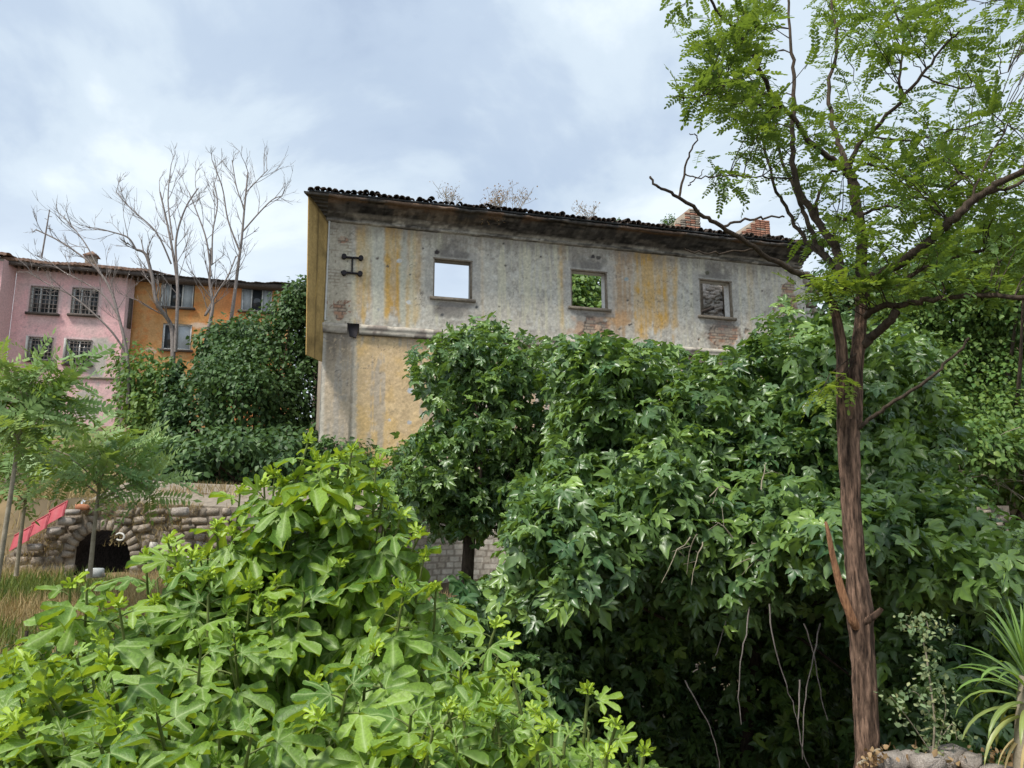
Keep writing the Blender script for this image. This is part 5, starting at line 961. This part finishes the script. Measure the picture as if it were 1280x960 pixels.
for s_ in range(3):
    x0, y0 = 12 + s_ * 22, 686 - s_ * 15.5; a = P(x0, y0 + 3, 14.9 + .03 * s_); a2 = P(x0 + 23, y0 - 10, 14.9 + .03 * s_); h = np.array([0, .10, .30]); b = B()
    ts = np.linspace(0, 1, 9); pr = [a * (1 - t) + a2 * t + np.array([0, -.02, .0]) for t in ts]
    V = []; [V.extend([p + [0, .008 * math.sin(t * 12.56), 0], p + h + [0, .008 * math.sin(t * 12.56), -.03]]) for p, t in zip(pr, ts)]; V = np.array(V); V2 = V + [0, .012, 0]; T = []
    for q in range(8): T += [(2 * q, 2 * q + 2, 2 * q + 3), (2 * q, 2 * q + 3, 2 * q + 1)]
    T = np.array(T); b.add(np.vstack([V, V2]), np.vstack([T, T[:, ::-1] + 18, [(0, 1, 19), (0, 19, 18), (16, 34, 35), (16, 35, 17)]]))
    rt = thing('red_sheet', a, ['lowest red metal sheet of the stepped row on the wall slope', 'middle red metal sheet of the stepped row, on the wall slope', 'topmost red metal sheet of the stepped row, nearest the arch'][s_], 'sheet', 'red sheets stepping up the wall slope'); b.obj('panel', M['red_sheet'], rt)
    b = B(); b.tube([a + h + [0, -.005, -.01], a2 + h + [0, -.005, -.01]], .018, 5); b.tube([a2, a2 + h], .016, 5); b.obj('rim', M['cream'] if False else M['red_sheet'], rt)
o = stone(None, P(103, 634, 15.2), (1, .1), (.26, .13, .12), 0, 'orange_brick', M['orange_brick']); tag(o, 'loose bright orange brick on top of the stone wall above the red sheets', 'brick')
for i_, (x, y, s_, lab) in enumerate(((84, 652, .3, 'pale coping block just right of the topmost red sheet'), (92, 640, .22, 'small pale coping block under the orange brick'), (70, 664, .28, 'pale coping block below the middle red sheet'), (45, 684, .26, 'pale coping block below the lowest red sheet'), (225, 640, .34, 'grey block at the right part of the wall top'))):
    o = stone(None, P(x, y, 15.1), (1, .1), (s_, .24, s_ * .55), i_, 'coping_block', M['rock']); tag(o, lab, 'stone block', 'pale blocks on the wall slope')
hp = thing('curled_hose', P(150, 668, 15.25), 'short curled pale hose hanging inside the top right of the dark arch', 'hose'); b = B(); q = np.array([P(150 + 5.5 * math.cos(t), 671 + 4.5 * math.sin(t), 15.1) for t in np.linspace(-2.6, 2.4, 14)][::-1]); b.tube(q, .018, 6); b.obj('loop', M['cream'], hp, smooth=True)
bgb = B(); v, t_ = stone_mesh(9); 
o = stone(None, P(120, 716, 12.5), (1, 0), (.26, .2, .16), 3, 'rubbish_bag', M['white_frame']); tag(o, 'white rubbish bag on the dry ground below the arch', 'bag')

# grass
def grass(name, label, pts, h, seed, mat, w=.008, lean=.35, cat='grass'):
    rs_ = np.random.RandomState(seed); N = len(pts); hh = h * rs_.uniform(.5, 1.3, N); d = rs_.normal(size=(N, 3)) * lean + [0, 0, 1]; d = nrm(d); a = rs_.rand(N) * 6.28; sd = np.stack([np.cos(a), np.sin(a), 0 * a], 1) * w; k2 = d + rs_.normal(size=(N, 3)) * .25; k2 = nrm(k2)
    m = pts + d * (hh * .55)[:, None]; tp = m + k2 * (hh * .45)[:, None]; V = np.stack([pts - sd, pts + sd, m - sd * .7, m + sd * .7, tp], 1).reshape(-1, 3); T = (np.array([(0, 1, 3), (0, 3, 2), (2, 3, 4)])[None] + (np.arange(N) * 5)[:, None, None]).reshape(-1, 3)
    b = B(); b.add(V, T, rnd=np.repeat(rs_.rand(N), 5), age=np.repeat(rs_.rand(N) ** 3 * .5, 5)); return tag(b.obj(name, M[mat], kind='stuff'), label, cat)
rs_ = np.random.RandomState(81)
def gp(n, x0, x1, y0, y1): x = rs_.uniform(x0, x1, n); y = rs_.uniform(y0, y1, n); return np.stack([x, y, ground_z(x, y) - .02], 1)
q = gp(26000, -10.5, -3.8, 6.5, 15.0); nz = fbm(q[:, 0] * .8 + 9, q[:, 1] * .8 + 9, 82, 3); grass('dry_grass', 'dry straw coloured grass on the slope in front of the stone arch', q[nz > .44], .34, 83, 'dry_grass', .006)
grass('green_grass', 'patchy green weeds on the slope at the left edge', q[(nz < .47) & (q[:, 1] < 14)], .30, 84, 'green_grass', .010)
q = gp(26000, -15, -1.5, 15.7, 27); nz = fbm(q[:, 0] * .6 + 9, q[:, 1] * .6 + 9, 85, 3); grass('dry_grass', 'dry golden grass on the terrace above the stone wall', q[nz > .42], .30, 86, 'dry_grass', .009)
ws = np.array([AW.pt(rs_.uniform(u0_, u1_ * .6), 0, rs_.uniform(0, .1)) for _ in range(5000)]); uu = (ws - AW.o) @ AW.u; ws[:, 2] = wtop(uu) - rs_.rand(5000) ** 1.5 * .9; nz = fbm(uu * 1.2, ws[:, 2] * 1.5, 88, 3); grass('wall_weeds', 'dry weeds rooted in the joints of the stone wall', ws[nz > .53], .15, 87, 'dry_grass', .006, .9, 'weeds')

# ================================================================== shrubs and trees before the houses
def leafy(name, label, polys, base, size, seed, mat, cat='tree', group=None, tpl=OV, stems=(), n_ind=0, key='ov', bm='dark_bark', stem_r=.09):
    t = thing(name, base, label, cat, group); rs_ = np.random.RandomState(seed); MX = []; TI = []; AG = []; cs = []
    for poly, ncl, Yf, thick, rad, per, edge in polys:
        cen = fill(poly, ncl, Yf, thick, seed + len(MX), edge, rad * .55 * F / (Yf(*np.mean(poly, 0)) if callable(Yf) else Yf), 1.8); cs.append(cen); m, ti, ag = clumps(cen, rs_.uniform(.4, 1.5, len(cen)) * rad, per, size, len(tpl), seed + 3 + len(MX), droop=.6, jitter=.45, up=.7); MX.append(m); TI.append(ti); AG.append(ag)
    b = B(); base = np.array(base, float); cs = np.concatenate(cs)
    for st in stems: q = smooth_path(st, 5); b.tube(q, np.linspace(stem_r, stem_r * .5, len(q)), 8)
    if not len(stems): b.tube([base - [0, 0, .3], base + [0, 0, .8]], [stem_r, stem_r * .7], 8)
    b.obj('trunk', M[bm], t, smooth=True); b = B()
    for i_ in rs_.choice(len(cs), min(14, len(cs)), False): q = smooth_path([base + [0, 0, .5], (base + cs[i_]) / 2 + rs_.normal(size=3) * .3, cs[i_]], 5); b.tube(q, np.linspace(stem_r * .5, .015, len(q)), 5)
    b.obj('branches', M[bm], t); MX = np.concatenate(MX); TI = np.concatenate(TI); AG = np.concatenate(AG); put_leaves(t, tpl, TI, MX, AG, M[mat], 'leaf', n_ind, stuff='crown', key=key + mat); return t
leafy('ivy_clad_tree', 'dense dark ivy clad tree between the orange house and the ruin', [([(290, 420), (330, 385), (355, 362), (385, 335), (400, 350), (400, 600), (330, 612), (240, 600), (225, 540), (240, 470), (262, 450)], 360, 27, 4, .7, 62, 60), ([(345, 385), (370, 352), (392, 338), (395, 400), (350, 420)], 30, 28, 2, .5, 60, 20)], P(320, 612, 28), .17, 501, 'ivy')
leafy('ivy_clad_tree', 'darker leafy tree top left of the dense ivy clad tree, under the bare trees', [([(243, 440), (250, 415), (285, 400), (310, 395), (330, 420), (300, 470), (255, 500), (238, 490)], 80, 28.5, 2.5, .6, 46, 40)], P(270, 600, 29.5), .21, 502, 'ivy')
leafy('light_shrub', 'lighter green shrub against the corner of the pink house', [([(140, 445), (155, 430), (180, 440), (215, 450), (235, 480), (225, 540), (215, 590), (165, 560), (150, 520)], 100, 29.5, 3, .6, 44, 40)], P(185, 590, 30), .20, 503, 'ivy_light', 'shrub')
leafy('ivy_column', 'narrow column of dark ivy on the trunk under the leftmost bare trunks', [([(205, 452), (212, 440), (226, 450), (232, 500), (238, 560), (200, 560), (203, 500)], 60, 28.6, 1, .4, 46, 20)], P(218, 600, 29), .19, 504, 'ivy', 'ivy')
leafy('dark_shrub', 'dark low shrub below the ivy clad tree, above the terrace', [([(175, 570), (240, 540), (420, 540), (560, 600), (540, 650), (330, 636), (215, 628)], 230, 22.5, 3.5, .5, 46, 30)], P(300, 626, 23), .20, 505, 'ivy', 'shrub')
leafy('ground_ivy_bush', 'low dark ivy patch at the left edge beside the fig shrub', [([(-30, 820), (10, 815), (60, 830), (120, 870), (80, 920), (-30, 930)], 60, 6.0, 1.2, .2, 46, 30)], P(20, 915, 6.6), .06, 506, 'ivy', 'ivy', stem_r=.02)

def bare_tree(label, limbs, seed, group='bare trees behind the ruin', base=None, gen=3, tw=1.05):
    t = thing('bare_tree', limbs[0][0][0], label, 'tree', group); rs_ = np.random.RandomState(seed); b = B(); tb = B()
    def grow(p, d, L, r, g):
        n = 5 if g > 1 else 4; pts_ = [np.array(p)]; v = nrm(d)
        for i_ in range(n): v = nrm(v + rs_.normal(size=3) * .08 + [0, 0, .06]); pts_.append(pts_[-1] + v * L / n)
        b.tube(pts_, np.linspace(r, r * .45, n + 1), 3 if g < 2 else 4)
        if g > 0:
            for _ in range(rs_.randint(2, 5)):
                i_ = rs_.randint(1, n + 1); d2 = nrm(nrm(pts_[i_] - pts_[i_ - 1]) + nrm(rs_.normal(size=3)) * .6 + [0, 0, .1]); grow(pts_[i_], d2, L * rs_.uniform(.45, .75), max(.0085, r * .6), g - 1)
    for k_, (pts_, r0, r1) in enumerate(limbs):
        r0 *= .62; r1 *= .62; q = smooth_path(pts_, 5); (tb if k_ == 0 else b).tube(q, np.linspace(r0, r1, len(q)), 8)
        n = len(q)
        for i_ in range(int(n * .35), n, 2):
            d = nrm(nrm(q[min(i_ + 1, n - 1)] - q[i_ - 1]) + nrm(rs_.normal(size=3) * [1, .7, .6]) * .75); grow(q[i_], d, rs_.uniform(.8, 1.9) * tw * (1.1 - .65 * i_ / n), max(.016, r1 * .6), gen - 1)
    tb.obj('trunk', M['grey_bark'], t, smooth=True); b.obj('branches', M['grey_bark'], t)
def q3(l, Y_): return np.array([P(x, y, Y_ + dy) for x, y, dy in l])
bare_tree('pale bare tree forking at its base, left of the three before the orange house', [(q3([(216, 462, 0), (216, 430, 0), (213, 405, 0), (196, 378, -.5), (190, 345, -.5), (182, 318, -.6), (170, 312, -.8)], 31), .17, .08), (q3([(170, 312, -.8), (160, 297, -1), (140, 290, -1.2), (120, 285, -1.4)], 31), .07, .03), (q3([(219, 440, 0), (221, 400, 0), (222, 360, .2), (216, 315, .4), (208, 275, .5), (200, 240, .5)], 31), .13, .05), (q3([(221, 395, 0), (222, 350, .2), (220, 300, .4), (232, 260, .5), (248, 235, .6)], 31), .10, .04), (q3([(214, 330, 0), (195, 290, -.4), (165, 262, -.6), (145, 240, -.6)], 31), .06, .03), (q3([(216, 300, 0), (210, 250, .3), (214, 205, .4)], 31), .06, .025)], 601)
bare_tree('dark stemmed bare tree standing between the two pale bare trees', [(q3([(258, 425, 0), (262, 405, 0), (266, 380, 0), (262, 350, .2), (264, 310, .3)], 32), .15, .07), (q3([(266, 380, 0), (256, 395, 0), (272, 365, 0), (285, 345, 0), (295, 320, .2)], 32), .08, .04), (q3([(264, 345, 0), (258, 300, .3), (246, 265, .5), (236, 240, .5)], 32), .07, .03), (q3([(265, 330, 0), (266, 290, 0), (272, 255, .2), (268, 230, .2)], 32), .06, .03)], 602)
bare_tree('tall bare tree with the highest branches, nearest the ruin', [(q3([(288, 405, 0), (293, 370, 0), (298, 330, 0), (302, 300, 0), (306, 255, 0), (310, 215, 0)], 33), .14, .05), (q3([(300, 315, 0), (285, 275, .2), (278, 235, .3), (265, 200, .3)], 33), .07, .03), (q3([(303, 290, 0), (322, 268, 0), (340, 250, 0), (352, 245, 0)], 33), .06, .03), (q3([(306, 262, 0), (296, 235, 0), (290, 200, 0)], 33), .05, .03), (q3([(308, 240, 0), (325, 222, 0), (335, 212, 0)], 33), .04, .025)], 603)
bare_tree('arching bare tree spreading left in front of the pink house', [(q3([(160, 505, 0), (161, 470, 0), (157, 432, 0), (148, 395, 0), (138, 362, 0), (120, 335, 0), (95, 315, 0), (72, 300, 0), (45, 287, 0)], 30), .12, .04), (q3([(157, 440, 0), (140, 415, -.3), (115, 390, -.5), (90, 370, -.6), (60, 355, -.7), (35, 340, -.8)], 30), .07, .03), (q3([(130, 350, 0), (110, 310, 0), (92, 285, .2), (78, 270, .3)], 30), .05, .025), (q3([(148, 395, 0), (125, 365, 0), (80, 340, 0), (60, 325, 0)], 30), .05, .025)], 604, gen=3, tw=.9)

# dry plants on the roof edge of the ruin
rs_ = np.random.RandomState(91)
for i_, (x, y, h, n_, mt, lab) in enumerate(((565, 262, 1.0, 9, 'grey', 'bare dry weed in the gap of roof tiles above the first window'), (618, 268, .9, 12, 'pink', 'reddish dry shrub hanging over the cornice right of the first window'), (648, 268, 1.0, 9, 'grey', 'tall bare dry weed on the roof edge between the first two windows'), (738, 278, .75, 9, 'grey', 'thin bare weed on the roof edge above the second window'), (836, 288, .45, 7, 'green', 'small green leafed weed on the roof edge beside the left gable stub'), (772, 283, .2, 6, 'green', 'tiny green tuft on the roof tiles between second and third windows'))):
    Y_ = 24 + (x - 405) * .0083 - .6; p0 = P(x, y, Y_); t = thing('roof_weed', p0, lab, 'weed', 'weeds growing on the ruin roof edge'); b = B(); tips_ = []
    for k_ in range(n_):
        d = nrm(np.array([rs_.normal() * .5, rs_.normal() * .3, 1])); q = bend(p0 + [rs_.normal() * .12, 0, 0], p0 + d * h * rs_.uniform(.5, 1.1) + [rs_.normal() * .1, 0, 0], .0, 6, rs_, .03); b.tube(q, np.linspace(.012, .006, 6), 4)
        for z in range(6): j = rs_.randint(2, 6); e = q[j] + nrm(np.array([rs_.normal(), rs_.normal() * .5, .6 + rs_.rand()])) * h * .22; b.tube([q[j], e], .006, 3); tips_.append(e)
    if mt == 'pink':
        for k_ in range(14): e = p0 + [rs_.normal() * .35, -.35, -rs_.rand() * .5]; b.tube(bend(p0, e, .12, 5), .007, 3); tips_.append(e)
    b.obj('stem', M['pale_twig'], t)
    tips_ = np.array(tips_); reps = {'grey': 2, 'pink': 5, 'green': 6}[mt]; ps = np.repeat(tips_, reps, 0) + rs_.normal(size=(len(tips_) * reps, 3)) * .05; n = len(ps)
    put_leaves(t, OV, rs_.randint(0, 4, n), frames(ps, rs_.normal(size=(n, 3)), rs_.normal(size=(n, 3)), rs_.uniform(.03, .07, n) * (1.3 if mt == 'green' else 1)), rs_.rand(n) * .2, M['dry_leaf' if mt != 'green' else 'ivy_light'], 'leaf', 0)

# ================================================================== behind and to the right
leafy('background_tree', 'green tree seen through the middle window opening of the ruin', [([(690, 352), (700, 338), (735, 334), (752, 340), (765, 345), (790, 380), (790, 440), (680, 440)], 170, 36, 3, .8, 46, 30)], P(735, 480, 37), .26, 701, 'ivy_light')
leafy('ivy_hillside_tree', 'tall ivy smothered tree on the right, behind the locust crown', [([(1100, 400), (1130, 322), (1160, 302), (1200, 288), (1240, 280), (1340, 270), (1340, 580), (1190, 580), (1140, 500)], 620, 17, 4, .6, 66, 60)], P(1230, 640, 19), .115, 702, 'ivy_light', stems=[[P(1235, 640, 18.5), P(1238, 500, 18.5), P(1240, 380, 18.5)]], stem_r=.2)
leafy('ivy_hillside_tree', 'dark tree directly behind the locust fork, right of the ruin', [([(1025, 330), (1060, 320), (1120, 330), (1160, 345), (1180, 420), (1180, 520), (1100, 520), (1040, 450), (1020, 390)], 210, 19.5, 4, .65, 46, 50)], P(1100, 640, 21), .17, 703, 'ivy')
leafy('hillside_shrub', 'mixed light shrub on the slope at the right edge below the ivy', [([(1170, 530), (1240, 535), (1330, 530), (1330, 650), (1290, 640), (1250, 625), (1215, 640), (1190, 690), (1170, 620)], 170, 14.2, 2.5, .5, 44, 40)], P(1260, 700, 16.5), .13, 704, 'ivy_light', 'shrub')
leafy('hillside_shrub', 'dark broad leaved shrub at the right edge above the strap leaved plant', [([(1195, 690), (1240, 675), (1290, 660), (1330, 680), (1330, 850), (1230, 830), (1190, 760)], 110, 9.0, 2, .34, 24, 40)], P(1270, 860, 10), .17, 705, 'fig_mid', 'shrub', tpl=FIGL, n_ind=80, key='figm')
RW = Facade(1200, 14.3, 10, 650); rw = thing('rubble_wall', RW.pt(.5, 0), 'patch of brownish rubble wall showing through leaves at the right edge', 'wall'); b = B(); z0_ = RW.uz(1240, 720)[1]; z1_ = RW.uz(1240, 632)[1]; b.box(RW.pt(-.4, z0_, -.5), RW.u * 1.5, RW.n * .48, [0, 0, z1_ - z0_]); b.obj('masonry_core', M['mortar'], rw)
rs_ = np.random.RandomState(95); z = z0_ + .06; k_ = 0
while z < z1_:
    u = -.35
    while u < .95: L = rs_.uniform(.15, .3); stone(rw, RW.pt(u + L / 2, z + rs_.uniform(-.03, .03), rs_.uniform(-.05, .0)), RW.u, (L * rs_.uniform(.8, 1.05), .12, rs_.uniform(.07, .14)), k_, 'stone', M['rubble'], yaw=rs_.uniform(-.25, .25)); u += L; k_ += 1
    z += .125
bt = thing('brushwood', P(1235, 590, 14.6), 'tangle of dry brown brushwood on the slope at the right edge', 'brushwood'); b = B()
for k_ in range(90):
    a = P(rs_.uniform(1200, 1290), rs_.uniform(560, 605), 14.5 + rs_.rand() * .6); d = nrm(np.array([rs_.normal(), rs_.normal() * .4, rs_.normal() * .35])) * rs_.uniform(.3, .9); b.tube(bend(a, a + d, .03, 4, rs_, .03), .008, 3)
tag(b.obj('twig', M['pale_twig'], bt), kind='stuff')
# far wooded ridge so that the horizon is closed
rs_ = np.random.RandomState(96); N = 9000; a = rs_.uniform(-1.1, 1.1, N); r = rs_.uniform(75, 110, N); x = np.sin(a) * r; y = np.cos(a) * r; gz = ground_z(x, y); ps = np.stack([x, y, gz + rs_.rand(N) * 4.5 * fbm(x * .05 + 20, y * .05 + 20, 97, 3)], 1)
b = B(); b.inst(OV[0][0], OV[0][1], frames(ps, rs_.normal(size=(N, 3)), rs_.normal(size=(N, 3)) + [0, 0, .8], rs_.uniform(1.2, 2.4, N)), OV[0][2], rs_.rand(N), np.zeros(N)); tag(b.obj('distant_woodland', M['ivy'], kind='stuff'), 'distant low green woodland closing the horizon behind the houses', 'woodland')

# parts of mesh parents: children of mesh parts keep world placement
bpy.context.view_layer.update()
